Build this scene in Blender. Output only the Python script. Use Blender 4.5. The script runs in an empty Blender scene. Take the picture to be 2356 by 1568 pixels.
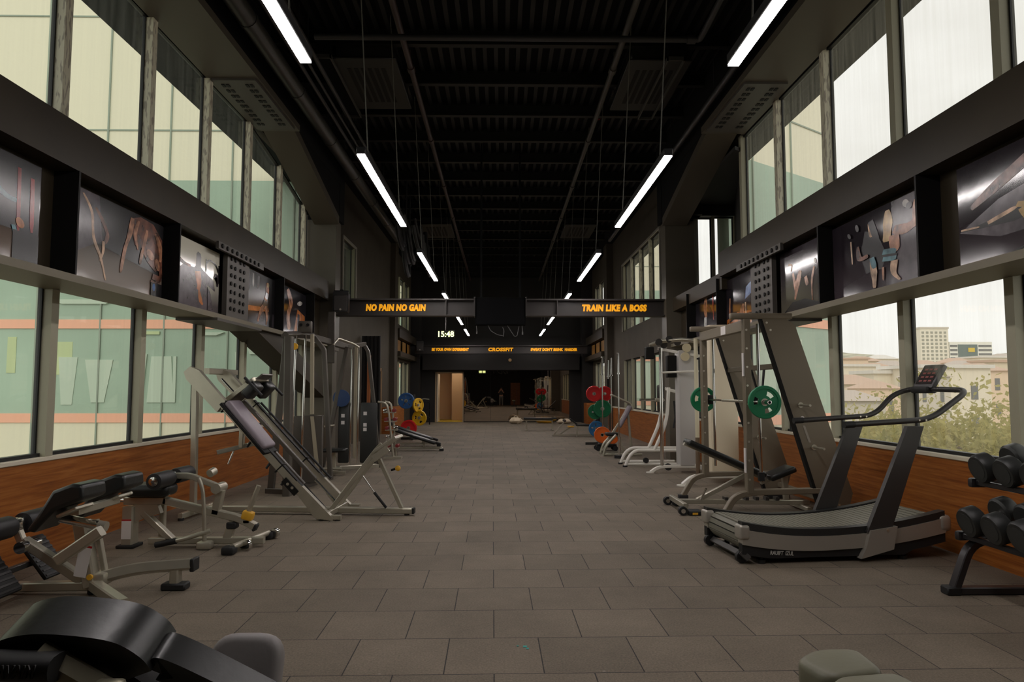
import bpy, bmesh, math, random
from mathutils import Vector, Matrix
random.seed(7)
SC = bpy.context.scene
COL = SC.collection
PI = math.pi
V = Vector

# ------------------------------------------------------------------ camera model (2356 x 1568 frame)
FPX = 1600.0
EYE = 1.4
TH = math.atan(113 / FPX)
PS = math.atan(25 / FPX * math.cos(TH))
CF = V((math.sin(PS) * math.cos(TH), math.cos(PS) * math.cos(TH), math.sin(TH)))
CR = V((math.cos(PS), -math.sin(PS), 0))
CU = CR.cross(CF)


def at(px, py, x=None, y=None, z=None):
    """world point seen at a photo pixel, on the plane x=, y= or z="""
    d = CF * FPX + CR * (px - 1178) + CU * (784 - py)
    t = x / d.x if x is not None else y / d.y if y is not None else (z - EYE) / d.z
    return V((d.x * t, d.y * t, EYE + d.z * t))


# ------------------------------------------------------------------ materials
MATS = {}


def srgb(r, g, b):
    f = lambda c: (c / 255 / 12.92) if c <= 10.3 else ((c / 255 + 0.055) / 1.055) ** 2.4
    return (f(r), f(g), f(b))


def mat(name, color=(.5, .5, .5), rough=.5, metal=0., emit=None, estr=0., noise=None, bump=None, spec=None, coat=None):
    """principled material; noise=(scale, amount) varies the base colour, bump=(scale, strength)"""
    if name in MATS:
        return MATS[name]
    m = bpy.data.materials.new(name)
    m.use_nodes = True
    nt = m.node_tree
    b = nt.nodes['Principled BSDF']
    b.inputs['Base Color'].default_value = (*color, 1)
    b.inputs['Roughness'].default_value = rough
    b.inputs['Metallic'].default_value = metal
    if spec is not None:
        b.inputs['Specular IOR Level'].default_value = spec
    if coat:
        b.inputs['Coat Weight'].default_value = coat
        b.inputs['Coat Roughness'].default_value = .1
    if emit:
        b.inputs['Emission Color'].default_value = (*emit, 1)
        b.inputs['Emission Strength'].default_value = estr
    tc = nt.nodes.new('ShaderNodeTexCoord') if (noise or bump) else None
    if noise:
        n = nt.nodes.new('ShaderNodeTexNoise')
        n.inputs['Scale'].default_value = noise[0]
        n.inputs['Detail'].default_value = 4
        nt.links.new(tc.outputs['Object'], n.inputs['Vector'])
        r = nt.nodes.new('ShaderNodeMapRange')
        r.inputs['From Min'].default_value = .3
        r.inputs['From Max'].default_value = .7
        r.inputs['To Min'].default_value = 1 - noise[1]
        r.inputs['To Max'].default_value = 1 + noise[1]
        nt.links.new(n.outputs['Fac'], r.inputs['Value'])
        x = nt.nodes.new('ShaderNodeVectorMath')
        x.operation = 'SCALE'
        x.inputs[0].default_value = color
        nt.links.new(r.outputs['Result'], x.inputs['Scale'])
        nt.links.new(x.outputs['Vector'], b.inputs['Base Color'])
    if bump:
        n2 = nt.nodes.new('ShaderNodeTexNoise')
        n2.inputs['Scale'].default_value = bump[0]
        n2.inputs['Detail'].default_value = 3
        nt.links.new(tc.outputs['Object'], n2.inputs['Vector'])
        bp = nt.nodes.new('ShaderNodeBump')
        bp.inputs['Strength'].default_value = bump[1]
        bp.inputs['Distance'].default_value = .02
        nt.links.new(n2.outputs['Fac'], bp.inputs['Height'])
        nt.links.new(bp.outputs['Normal'], b.inputs['Normal'])
    MATS[name] = m
    return m


# ------------------------------------------------------------------ mesh builder
class MB:
    def __init__(s):
        s.bm = bmesh.new()
        s.mi = 0

    def _faces(s, fs, smooth=False):
        for f in fs:
            f.material_index = s.mi
            f.smooth = smooth
        return s

    def mesh(s, vs, fs, smooth=False):
        vv = [s.bm.verts.new(v) for v in vs]
        out = []
        for f in fs:
            try:
                out.append(s.bm.faces.new([vv[i] for i in f]))
            except ValueError:
                pass
        return s._faces(out, smooth)

    def box(s, lo, hi, rot=None, c=None):
        x0, y0, z0 = lo
        x1, y1, z1 = hi
        vs = [V(p) for p in ((x0, y0, z0), (x1, y0, z0), (x1, y1, z0), (x0, y1, z0), (x0, y0, z1), (x1, y0, z1), (x1, y1, z1), (x0, y1, z1))]
        if rot is not None:
            c = V(c) if c is not None else (V(lo) + V(hi)) / 2
            vs = [rot @ (v - c) + c for v in vs]
        return s.mesh(vs, [(0, 3, 2, 1), (4, 5, 6, 7), (0, 1, 5, 4), (1, 2, 6, 5), (2, 3, 7, 6), (3, 0, 4, 7)])

    def rbox(s, lo, hi, r=.01, seg=2, rot=None, smooth=True, M=None):
        """box with rounded edges"""
        lo, hi = V(lo), V(hi)
        r = min(r, min(abs(hi[i] - lo[i]) for i in range(3)) * .49)
        b = bmesh.new()
        bmesh.ops.create_cube(b, size=1)
        sz, c = hi - lo, (hi + lo) / 2
        for v in b.verts:
            v.co = V((v.co.x * sz.x, v.co.y * sz.y, v.co.z * sz.z))
        bmesh.ops.bevel(b, geom=b.edges[:], offset=r, segments=seg, profile=.5, affect='EDGES')
        for v in b.verts:
            if rot is not None:
                v.co = rot @ v.co
            v.co += c
            if M is not None:
                v.co = M @ v.co
        b.verts.index_update()
        s.mesh([v.co.copy() for v in b.verts], [[v.index for v in f.verts] for f in b.faces], smooth)
        b.free()
        return s

    def sweep(s, path, sec, up=None, closed=False, cap=True, smooth=False):
        P = [V(p) for p in path]
        n = len(P)
        if up is None:
            up = V((0, 0, 1))
            nn = V((0, 0, 0))
            for i in range(1, n - 1):
                nn += (P[i] - P[i - 1]).cross(P[i + 1] - P[i])
            if nn.length > 1e-7:
                up = nn.normalized()
            elif abs((P[-1] - P[0]).normalized().y) < .5:
                up = V((0, 1, 0))
        up = V(up)
        rings = []
        for i in range(n):
            if closed:
                d0, d1 = (P[i] - P[i - 1]).normalized(), (P[(i + 1) % n] - P[i]).normalized()
            else:
                d0 = (P[i] - P[i - 1]).normalized() if i else (P[1] - P[0]).normalized()
                d1 = (P[i + 1] - P[i]).normalized() if i < n - 1 else d0
            t = (d0 + d1)
            t = t.normalized() if t.length > 1e-6 else d0
            n2 = up - t * up.dot(t)
            if n2.length < 1e-4:
                n2 = V((1, 0, 0)) - t * t.x
                if n2.length < 1e-3:
                    n2 = V((0, 1, 0)) - t * t.y
            n2.normalize()
            n1 = t.cross(n2)
            bd = d1 - d0
            k = 0
            if bd.length > 1e-5:
                bd.normalize()
                k = 1 / max(.35, d0.dot(t)) - 1
            ring = []
            for a, b in sec:
                o = n1 * a + n2 * b
                if k:
                    o = o + bd * (o.dot(bd) * k)
                ring.append(s.bm.verts.new(P[i] + o))
            rings.append(ring)
        m = len(sec)
        fs = []
        for i in range(n if closed else n - 1):
            A, B = rings[i], rings[(i + 1) % n]
            for j in range(m):
                fs.append(s.bm.faces.new((A[j], A[(j + 1) % m], B[(j + 1) % m], B[j])))
        s._faces(fs, smooth)
        if cap and not closed:
            s._faces([s.bm.faces.new(rings[0][::-1]), s.bm.faces.new(rings[-1])], False)
        return s

    def tube(s, path, r, seg=10, **k):
        sec = [(r * math.cos(2 * PI * i / seg), r * math.sin(2 * PI * i / seg)) for i in range(seg)]
        return s.sweep(path, sec, smooth=True, **k)

    def bar(s, path, w, h=None, c=None, **k):
        """rectangular profile: w in the bend plane, h across it"""
        h = h or w
        c = c if c is not None else min(w, h) * .12
        a, b = w / 2, h / 2
        sec = [(a - c, -b), (a, -b + c), (a, b - c), (a - c, b), (-a + c, b), (-a, b - c), (-a, -b + c), (-a + c, -b)]
        return s.sweep(path, sec, **k)

    def oval(s, path, w, h, seg=16, p=2.6, **k):
        sec = []
        for i in range(seg):
            t = 2 * PI * i / seg
            cx, sx = math.cos(t), math.sin(t)
            sec.append((w / 2 * math.copysign(abs(cx) ** (2 / p), cx), h / 2 * math.copysign(abs(sx) ** (2 / p), sx)))
        return s.sweep(path, sec, smooth=True, **k)

    def lathe(s, prof, base, axis=(0, 0, 1), seg=20, smooth=True):
        """prof = [(r, d along axis)]"""
        ax = V(axis).normalized()
        q = ax.to_track_quat('Z', 'Y')
        rings = []
        for r, d in prof:
            rings.append([s.bm.verts.new(V(base) + q @ V((r * math.cos(2 * PI * i / seg), r * math.sin(2 * PI * i / seg), d))) for i in range(seg)])
        fs = []
        for A, B in zip(rings, rings[1:]):
            for j in range(seg):
                fs.append(s.bm.faces.new((A[j], A[(j + 1) % seg], B[(j + 1) % seg], B[j])))
        s._faces(fs, smooth)
        caps = []
        if prof[0][0] > 1e-6:
            caps.append(s.bm.faces.new(rings[0][::-1]))
        if prof[-1][0] > 1e-6:
            caps.append(s.bm.faces.new(rings[-1]))
        return s._faces(caps)

    def cyl(s, p, q, r, seg=14, r2=None, bev=0):
        p, q = V(p), V(q)
        L = (q - p).length
        r2 = r if r2 is None else r2
        pr = [(r - bev, 0), (r, bev), (r2, L - bev), (r2 - bev, L)] if bev else [(r, 0), (r2, L)]
        return s.lathe(pr, p, q - p, seg)

    def ball(s, c, r, sx=1, sy=1, sz=1, seg=14, rings=8):
        vs, fs = [], []
        c = V(c)
        for i in range(rings + 1):
            th = PI * i / rings
            for j in range(seg):
                ph = 2 * PI * j / seg
                vs.append(c + V((r * sx * math.sin(th) * math.cos(ph), r * sy * math.sin(th) * math.sin(ph), r * sz * math.cos(th))))
        for i in range(rings):
            for j in range(seg):
                a, b = i * seg + j, i * seg + (j + 1) % seg
                fs.append((a, a + seg, b + seg, b))
        return s.mesh(vs, fs, True)

    def prism(s, poly, axis, d0, d1, smooth=False):
        """2-D polygon extruded along an axis: 'x' takes (y,z), 'y' takes (x,z), 'z' takes (x,y)"""
        def p3(a, b, d):
            return V((d, a, b)) if axis == 'x' else V((a, d, b)) if axis == 'y' else V((a, b, d))
        n = len(poly)
        vs = [p3(a, b, d0) for a, b in poly] + [p3(a, b, d1) for a, b in poly]
        fs = [tuple(range(n))[::-1], tuple(range(n, 2 * n))] + [(i, (i + 1) % n, n + (i + 1) % n, n + i) for i in range(n)]
        return s.mesh(vs, fs, smooth)

    def xform(s, M, start=0):
        s.bm.verts.ensure_lookup_table()
        for v in s.bm.verts[start:]:
            v.co = M @ v.co
        return s

    def build(s, name, mats, parent=None, kind=None, label=None, angle=40):
        me = bpy.data.meshes.new(name)
        bmesh.ops.recalc_face_normals(s.bm, faces=s.bm.faces)
        s.bm.to_mesh(me)
        s.bm.free()
        for m in (mats if isinstance(mats, (list, tuple)) else [mats]):
            me.materials.append(m)
        try:
            me.set_sharp_from_angle(angle=math.radians(angle))
        except Exception:
            pass
        o = bpy.data.objects.new(name, me)
        COL.objects.link(o)
        if parent is not None:
            o.parent = parent
        if kind:
            o['kind'] = kind
        if label:
            o['label'] = label
        return o


def fillet(path, r, n=5):
    """round the corners of a polyline"""
    P = [V(p) for p in path]
    out = [P[0]]
    for i in range(1, len(P) - 1):
        a, b = P[i - 1] - P[i], P[i + 1] - P[i]
        rr = r[i - 1] if isinstance(r, (list, tuple)) else r
        d = min(rr, a.length * .49, b.length * .49)
        p0, p1 = P[i] + a.normalized() * d, P[i] + b.normalized() * d
        for k in range(n + 1):
            t = k / n
            out.append(p0 * (1 - t) ** 2 + P[i] * 2 * t * (1 - t) + p1 * t * t)
    out.append(P[-1])
    return out


def tag(o, label=None, cat=None, group=None, kind=None):
    if label:
        o['label'] = label
    if cat:
        o['category'] = cat
    if group:
        o['group'] = group
    if kind:
        o['kind'] = kind
    return o


def thing(name, label, cat, loc=(0, 0, 0), rotz=0, group=None):
    o = bpy.data.objects.new(name, None)
    o.empty_display_size = .1
    COL.objects.link(o)
    o.location = loc
    o.rotation_euler = (0, 0, rotz)
    return tag(o, label, cat, group)


def clone(root, loc, rotz=None, label=None, group=None):
    r = root.copy()
    COL.objects.link(r)
    r.location = loc
    if rotz is not None:
        r.rotation_euler = (0, 0, rotz)
    if label:
        r['label'] = label
    if group:
        r['group'] = group
    for ch in list(root.children):
        c = ch.copy()
        COL.objects.link(c)
        c.parent = r
        for g in list(ch.children):
            d = g.copy()
            COL.objects.link(d)
            d.parent = c
    return r


def rot(ax, deg):
    return Matrix.Rotation(math.radians(deg), 3, ax)


def text_mesh(name, body, size, mats, M, parent=None, extrude=.004, bold=.0, shear=0., spacing=1., width=None):
    """lettering as a mesh; M places the text plane (x along the words, y up)"""
    cu = bpy.data.curves.new(name, 'FONT')
    cu.body = body
    cu.size = size
    cu.extrude = extrude
    cu.offset = bold
    cu.shear = shear
    cu.space_character = spacing
    cu.align_x = 'CENTER'
    cu.align_y = 'CENTER'
    cu.resolution_u = 3
    ob = bpy.data.objects.new(name + '_tmp', cu)
    COL.objects.link(ob)
    bpy.context.view_layer.update()
    me = bpy.data.meshes.new_from_object(ob)
    bpy.data.objects.remove(ob)
    bpy.data.curves.remove(cu)
    me.name = name
    if width:
        xs = [v.co.x for v in me.vertices]
        k = width / (max(xs) - min(xs))
        for v in me.vertices:
            v.co.x *= k
    me.transform(M)
    me.materials.clear()
    me.materials.append(mats)
    o = bpy.data.objects.new(name, me)
    COL.objects.link(o)
    if parent is not None:
        o.parent = parent
    return o


def plane_matrix(origin, xdir, ydir):
    x, y = V(xdir).normalized(), V(ydir).normalized()
    z = x.cross(y)
    M = Matrix((x, y, z)).transposed().to_4x4()
    M.translation = V(origin)
    return M
# ================================================================== camera and world
cam_d = bpy.data.cameras.new('camera')
cam_d.sensor_width = 36
cam_d.lens = FPX / 2356 * 36
cam_d.clip_end = 2000
cam_d.clip_start = .05
cam = bpy.data.objects.new('camera', cam_d)
COL.objects.link(cam)
Mc = Matrix((CR, CU, -CF)).transposed().to_4x4()
Mc.translation = V((0, 0, EYE))
cam.matrix_world = Mc
SC.camera = cam
SC.view_settings.view_transform = 'Standard'
SC.view_settings.look = 'None'
SC.view_settings.gamma = 1
SC.view_settings.exposure = 0

w = bpy.data.worlds.new('overcast_sky')
SC.world = w
w.use_nodes = True
nt = w.node_tree
bg = nt.nodes['Background']
tc = nt.nodes.new('ShaderNodeTexCoord')
mp = nt.nodes.new('ShaderNodeMapping')
mp.inputs['Scale'].default_value = (1, 1, 2.4)
nz = nt.nodes.new('ShaderNodeTexNoise')
nz.inputs['Scale'].default_value = 2.2
nz.inputs['Detail'].default_value = 5
cr = nt.nodes.new('ShaderNodeValToRGB')
cr.color_ramp.elements[0].position = .3
cr.color_ramp.elements[0].color = (*[c * .80 for c in (1.0, .985, .955)], 1)
cr.color_ramp.elements[1].position = .68
cr.color_ramp.elements[1].color = (1.02, 1.02, 1.01, 1)
nt.links.new(tc.outputs['Generated'], mp.inputs['Vector'])
nt.links.new(mp.outputs['Vector'], nz.inputs['Vector'])
nt.links.new(nz.outputs['Fac'], cr.inputs['Fac'])
nt.links.new(cr.outputs['Color'], bg.inputs['Color'])
bg.inputs['Strength'].default_value = 1.18
sun_d = bpy.data.lights.new('facade_fill_sun', 'SUN')  # soft sun added to brighten the facades outside
sun_d.energy = .75
sun_d.angle = math.radians(25)
sun_d.color = (1, .95, .86)
sun = bpy.data.objects.new('facade_fill_sun', sun_d)
sun.rotation_euler = (math.radians(48), 0, math.radians(-8))
COL.objects.link(sun)

# ================================================================== shared materials
M_dark = mat('dark_paint', (.034, .029, .023), .55, noise=(3, .15), spec=.3)
M_black = mat('black_paint', (.008, .0075, .007), .6, spec=.25)
M_ceil = mat('ceiling_black', (.006, .006, .006), .8, spec=.15)
M_steel = mat('brown_grey_steel', (.036, .027, .0155), .5, noise=(2, .12), spec=.3)
M_wall = mat('wall_paint', (.075, .062, .045), .7, noise=(2, .1), spec=.25)
M_wallb = mat('wall_charcoal', (.026, .0235, .022), .6, spec=.3)
M_mull = mat('mullion_grey', (.38, .36, .26), .45)
M_gasket = mat('black_gasket', (.008, .009, .01), .5)
M_sill = mat('cream_sill', (.72, .65, .52), .35)
M_silver = mat('silver_metal_paint', (.47, .44, .355), .32, .6, noise=(8, .06))
M_chrome = mat('chrome', (.75, .74, .72), .12, 1.)
M_grey = mat('grey_metal_paint', (.105, .093, .08), .38, .35)
M_dgrey = mat('charcoal_metal_paint', (.05, .047, .045), .38, .3)
M_white = mat('white_metal_paint', (.80, .77, .70), .4)
M_vinyl = mat('black_vinyl', (.012, .0125, .012), .36, bump=(60, .05))
M_rub = mat('black_rubber', (.011, .011, .0115), .6)
M_foam = mat('black_foam', (.014, .0135, .015), .5)
M_yel = mat('yellow_plastic', (.75, .40, .03), .45)
M_sticker = mat('white_sticker', (.72, .68, .66), .5)
M_red = mat('red_paint', (.45, .015, .02), .4)
M_bolt = mat('bright_bolt', (.7, .66, .56), .3, .8)


def wood_mat():
    m = bpy.data.materials.new('orange_wood_laminate')
    m.use_nodes = True
    nt = m.node_tree
    b = nt.nodes['Principled BSDF']
    tc = nt.nodes.new('ShaderNodeTexCoord')
    mp = nt.nodes.new('ShaderNodeMapping')
    mp.inputs['Scale'].default_value = (3, 1.1, 26)
    n = nt.nodes.new('ShaderNodeTexNoise')
    n.inputs['Scale'].default_value = 1.6
    n.inputs['Detail'].default_value = 7
    n.inputs['Roughness'].default_value = .62
    n.inputs['Distortion'].default_value = .35
    r = nt.nodes.new('ShaderNodeValToRGB')
    e = r.color_ramp.elements
    e[0].position = .30
    e[0].color = (.185, .050, .009, 1)
    e[1].position = .72
    e[1].color = (.44, .165, .040, 1)
    k = r.color_ramp.elements.new(.5)
    k.color = (.31, .096, .017, 1)
    nt.links.new(tc.outputs['Object'], mp.inputs['Vector'])
    nt.links.new(mp.outputs['Vector'], n.inputs['Vector'])
    nt.links.new(n.outputs['Fac'], r.inputs['Fac'])
    nt.links.new(r.outputs['Color'], b.inputs['Base Color'])
    b.inputs['Roughness'].default_value = .42
    b.inputs['Specular IOR Level'].default_value = .35
    return m


M_wood = wood_mat()


def floor_mat():
    """half-metre black rubber tiles laid in a running bond"""
    m = bpy.data.materials.new('rubber_floor_tiles')
    m.use_nodes = True
    nt = m.node_tree
    b = nt.nodes['Principled BSDF']
    L = nt.links.new
    tc = nt.nodes.new('ShaderNodeTexCoord')
    mp = nt.nodes.new('ShaderNodeMapping')
    mp.inputs['Rotation'].default_value = (0, 0, math.radians(-.7))
    mp.inputs['Location'].default_value = (.24, -.05, 0)
    br = nt.nodes.new('ShaderNodeTexBrick')
    br.inputs['Scale'].default_value = 1
    br.inputs['Brick Width'].default_value = .5
    br.inputs['Row Height'].default_value = .5
    br.inputs['Mortar Size'].default_value = .0035
    br.inputs['Mortar Smooth'].default_value = .2
    br.inputs['Bias'].default_value = 0
    br.offset = .5
    br.inputs['Color1'].default_value = (.198, .160, .119, 1)
    br.inputs['Color2'].default_value = (.160, .130, .097, 1)
    br.inputs['Mortar'].default_value = (.03, .026, .023, 1)
    L(tc.outputs['Object'], mp.inputs['Vector'])
    L(mp.outputs['Vector'], br.inputs['Vector'])
    n1 = nt.nodes.new('ShaderNodeTexNoise')
    n1.inputs['Scale'].default_value = 1.3
    n1.inputs['Detail'].default_value = 6
    n1.inputs['Roughness'].default_value = .7
    L(tc.outputs['Object'], n1.inputs['Vector'])
    n2 = nt.nodes.new('ShaderNodeTexNoise')
    n2.inputs['Scale'].default_value = 90
    n2.inputs['Detail'].default_value = 5
    n2.inputs['Roughness'].default_value = .8
    L(tc.outputs['Object'], n2.inputs['Vector'])
    ad = nt.nodes.new('ShaderNodeMath')
    ad.operation = 'MULTIPLY_ADD'
    ad.inputs[1].default_value = .9
    ad.inputs[2].default_value = -.52
    L(n1.outputs['Fac'], ad.inputs[0])
    ad2 = nt.nodes.new('ShaderNodeMath')
    ad2.operation = 'MULTIPLY_ADD'
    ad2.inputs[1].default_value = 2.1
    L(n2.outputs['Fac'], ad2.inputs[0])
    L(ad.outputs[0], ad2.inputs[2])
    sc = nt.nodes.new('ShaderNodeVectorMath')
    sc.operation = 'SCALE'
    L(br.outputs['Color'], sc.inputs[0])
    L(ad2.outputs[0], sc.inputs['Scale'])
    # pale scuffs and lint
    vo = nt.nodes.new('ShaderNodeTexVoronoi')
    vo.inputs['Scale'].default_value = 2.6
    vo.inputs['Randomness'].default_value = 1
    L(tc.outputs['Object'], vo.inputs['Vector'])
    lt = nt.nodes.new('ShaderNodeMapRange')
    lt.inputs['From Min'].default_value = .012
    lt.inputs['From Max'].default_value = .030
    lt.inputs['To Min'].default_value = .55
    lt.inputs['To Max'].default_value = 0
    L(vo.outputs['Distance'], lt.inputs['Value'])
    n3 = nt.nodes.new('ShaderNodeTexNoise')
    n3.inputs['Scale'].default_value = 3.1
    n3.inputs['Detail'].default_value = 8
    n3.inputs['Roughness'].default_value = .8
    L(tc.outputs['Object'], n3.inputs['Vector'])
    sm = nt.nodes.new('ShaderNodeMapRange')
    sm.inputs['From Min'].default_value = .62
    sm.inputs['From Max'].default_value = .8
    sm.inputs['To Max'].default_value = .22
    L(n3.outputs['Fac'], sm.inputs['Value'])
    mx = nt.nodes.new('ShaderNodeMath')
    mx.operation = 'MAXIMUM'
    L(lt.outputs[0], mx.inputs[0])
    L(sm.outputs[0], mx.inputs[1])
    mix = nt.nodes.new('ShaderNodeMixRGB')
    mix.inputs['Color2'].default_value = (.34, .31, .27, 1)
    L(mx.outputs[0], mix.inputs['Fac'])
    L(sc.outputs['Vector'], mix.inputs['Color1'])
    L(mix.outputs['Color'], b.inputs['Base Color'])
    b.inputs['Roughness'].default_value = .72
    b.inputs['Specular IOR Level'].default_value = .3
    bp = nt.nodes.new('ShaderNodeBump')
    bp.inputs['Strength'].default_value = .35
    bp.inputs['Distance'].default_value = .004
    hm = nt.nodes.new('ShaderNodeMath')
    hm.operation = 'MULTIPLY_ADD'
    hm.inputs[1].default_value = -2.5
    L(br.outputs['Fac'], hm.inputs[0])
    L(n2.outputs['Fac'], hm.inputs[2])
    L(hm.outputs[0], bp.inputs['Height'])
    L(bp.outputs['Normal'], b.inputs['Normal'])
    return m


def glass_mat(name, tint, dirt, dcol=(.8, .82, .74)):
    """thin tinted pane with a film of dust"""
    m = bpy.data.materials.new(name)
    m.use_nodes = True
    nt = m.node_tree
    nt.nodes.remove(nt.nodes['Principled BSDF'])
    out = nt.nodes['Material Output']
    L = nt.links.new
    tr = nt.nodes.new('ShaderNodeBsdfTransparent')
    tr.inputs['Color'].default_value = (*tint, 1)
    gl = nt.nodes.new('ShaderNodeBsdfGlossy')
    gl.inputs['Roughness'].default_value = .02
    gl.inputs['Color'].default_value = (.9, .95, .9, 1)
    tl = nt.nodes.new('ShaderNodeBsdfTranslucent')
    tl.inputs['Color'].default_value = (*dcol, 1)
    lw = nt.nodes.new('ShaderNodeLayerWeight')
    pw = nt.nodes.new('ShaderNodeMath')
    pw.operation = 'POWER'
    pw.inputs[1].default_value = 5
    L(lw.outputs['Facing'], pw.inputs[0])
    fr = nt.nodes.new('ShaderNodeMath')
    fr.operation = 'MULTIPLY_ADD'
    fr.inputs[1].default_value = .6
    fr.inputs[2].default_value = .03
    L(pw.outputs[0], fr.inputs[0])
    tc = nt.nodes.new('ShaderNodeTexCoord')
    mp = nt.nodes.new('ShaderNodeMapping')
    mp.inputs['Scale'].default_value = (9, 9, .5)
    n = nt.nodes.new('ShaderNodeTexNoise')
    n.inputs['Scale'].default_value = 1.5
    n.inputs['Detail'].default_value = 6
    L(tc.outputs['Object'], mp.inputs['Vector'])
    L(mp.outputs['Vector'], n.inputs['Vector'])
    mr = nt.nodes.new('ShaderNodeMapRange')
    mr.inputs['From Min'].default_value = .3
    mr.inputs['From Max'].default_value = .75
    mr.inputs['To Min'].default_value = dirt * .4
    mr.inputs['To Max'].default_value = dirt * 1.6
    L(n.outputs['Fac'], mr.inputs['Value'])
    m1 = nt.nodes.new('ShaderNodeMixShader')
    L(mr.outputs[0], m1.inputs[0])
    L(tr.outputs[0], m1.inputs[1])
    L(tl.outputs[0], m1.inputs[2])
    m2 = nt.nodes.new('ShaderNodeMixShader')
    L(fr.outputs[0], m2.inputs[0])
    L(m1.outputs[0], m2.inputs[1])
    L(gl.outputs[0], m2.inputs[2])
    L(m2.outputs[0], out.inputs['Surface'])
    return m


def film_mat():
    """cream protective film with rows of tiny illegible print"""
    m = bpy.data.materials.new('printed_protective_film')
    m.use_nodes = True
    nt = m.node_tree
    b = nt.nodes['Principled BSDF']
    L = nt.links.new
    tc = nt.nodes.new('ShaderNodeTexCoord')
    mp = nt.nodes.new('ShaderNodeMapping')
    mp.inputs['Scale'].default_value = (34, 34, 7)
    br = nt.nodes.new('ShaderNodeTexBrick')
    br.inputs['Scale'].default_value = 1
    br.inputs['Brick Width'].default_value = 1.
    br.inputs['Row Height'].default_value = .8
    br.inputs['Mortar Size'].default_value = .0
    sp = nt.nodes.new('ShaderNodeSeparateXYZ')
    L(tc.outputs['Object'], sp.inputs[0])
    n = nt.nodes.new('ShaderNodeTexNoise')
    n.inputs['Scale'].default_value = 1
    n.inputs['Detail'].default_value = 2
    L(tc.outputs['Object'], mp.inputs['Vector'])
    L(mp.outputs['Vector'], n.inputs['Vector'])
    gt = nt.nodes.new('ShaderNodeMapRange')
    gt.inputs['From Min'].default_value = .53
    gt.inputs['From Max'].default_value = .60
    gt.inputs['To Max'].default_value = .55
    L(n.outputs['Fac'], gt.inputs['Value'])
    mix = nt.nodes.new('ShaderNodeMixRGB')
    mix.inputs['Color1'].default_value = (.74, .70, .54, 1)
    mix.inputs['Color2'].default_value = (.12, .07, .06, 1)
    L(gt.outputs[0], mix.inputs['Fac'])
    L(mix.outputs['Color'], b.inputs['Base Color'])
    b.inputs['Roughness'].default_value = .4
    nt.nodes.remove(br)
    nt.nodes.remove(sp)
    return m


M_glassL = glass_mat('green_tinted_glass', (.90, .93, .86), .05)
M_glassR = glass_mat('dusty_clear_glass', (.95, .95, .91), .12, (.85, .82, .66))
M_film = film_mat()

# ================================================================== setting
XL, XR = -3.95, 4.0          # glass lines of the two long walls
YE = 30.7                    # far wall
YB = -5.0                    # wall behind the camera
ZC = 6.58                    # underside of the ceiling
YM = [-1.45 + 1.5 * i for i in range(11)]       # mullion rhythm up to 13.55

MB().box((-8, YB - .3, -.2), (8, YE + 6, 0)).build('floor', floor_mat(), kind='structure')

m = MB().box((-5.6, YB - .3, ZC), (5.6, YE + .3, ZC + .2))
m.build('ceiling', M_ceil, kind='structure')
n_trim = [0]


def trim(mb, m):
    n_trim[0] += 1
    return mb.build('trim_%d' % n_trim[0], m, kind='structure')


# ---- long walls: solid parts (two-coloured: wood wainscot is a trim of its own)
def wall_side(s):
    X = XL if s < 0 else XR
    f = lambda a, b: (min(s * a, s * b), max(s * a, s * b))
    aX = abs(X)
    m = MB()

    def bx(x0, x1, y0, y1, z0, z1):
        a, b = f(x0, x1)
        m.box((a, y0, z0), (b, y1, z1))
    bx(aX - .03, aX + .25, YB, 14.6, 0, .80)                 # parapet under the lower windows
    bx(aX - .10, aX + .02, YB, 14.6, 5.55, ZC)                # above the upper windows
    bx(aX - .03, aX + .15, YB, 14.6, 2.33, 3.52)             # spandrel behind the beam
    y_solid = 3.05 if s < 0 else 2.34
    bx(aX - .03, aX + .25, YB, y_solid, .8, 2.33)            # unseen bays behind the camera, made solid to darken the foreground
    bx(aX - .03, aX + .25, YB, y_solid, 3.52, 5.55)
    # beyond the portal
    E = YE + .2
    if s > 0:
        ws = [(17.0, 22.3, 3.3, 5.42), (25.1, 29.0, 3.9, 5.65), (17.0, 22.3, .84, 2.35), (25.1, 29.0, .84, 2.5)]
    else:
        ws = [(16.95, 18.4, 3.6, 5.15), (25.3, 29.3, 3.9, 5.75), (25.3, 29.3, .84, 2.5)]
    yb = 14.4 if s < 0 else 14.75
    if s > 0:
        bx(aX - .05, aX + .25, 14.4, 14.75, 0, 3.1)
        bx(aX - .05, aX + .25, 14.4, 14.75, 5.1, ZC)
    ys = sorted({yb, E} | {y for q in ws for y in q[:2]})
    for y0, y1 in zip(ys, ys[1:]):
        hs = sorted([(q[2], q[3]) for q in ws if q[0] <= y0 and q[1] >= y1])
        z = 0
        for a, b in hs:
            bx(aX - .05, aX + .25, y0, y1, z, a)
            z = b
        bx(aX - .05, aX + .25, y0, y1, z, ZC)
    m.build('wall_left' if s < 0 else 'wall_right', M_wall, kind='structure')
    return ws


ws_L, ws_R = wall_side(-1), wall_side(1)
# far wall with the lit doorway cut out
m = MB()
D0, D1, DZ = -2.84, -1.70, 2.14
m.box((-4.2, YE, 0), (D0, YE + .2, ZC)).box((D0, YE, DZ), (D1, YE + .2, ZC)).box((D1, YE, 0), (4.2, YE + .2, ZC))
m.build('wall_far', M_wallb, kind='structure')
MB().box((-5.6, YB - .2, 0), (5.6, YB, ZC)).build('wall_back', M_wallb, kind='structure')

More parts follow.
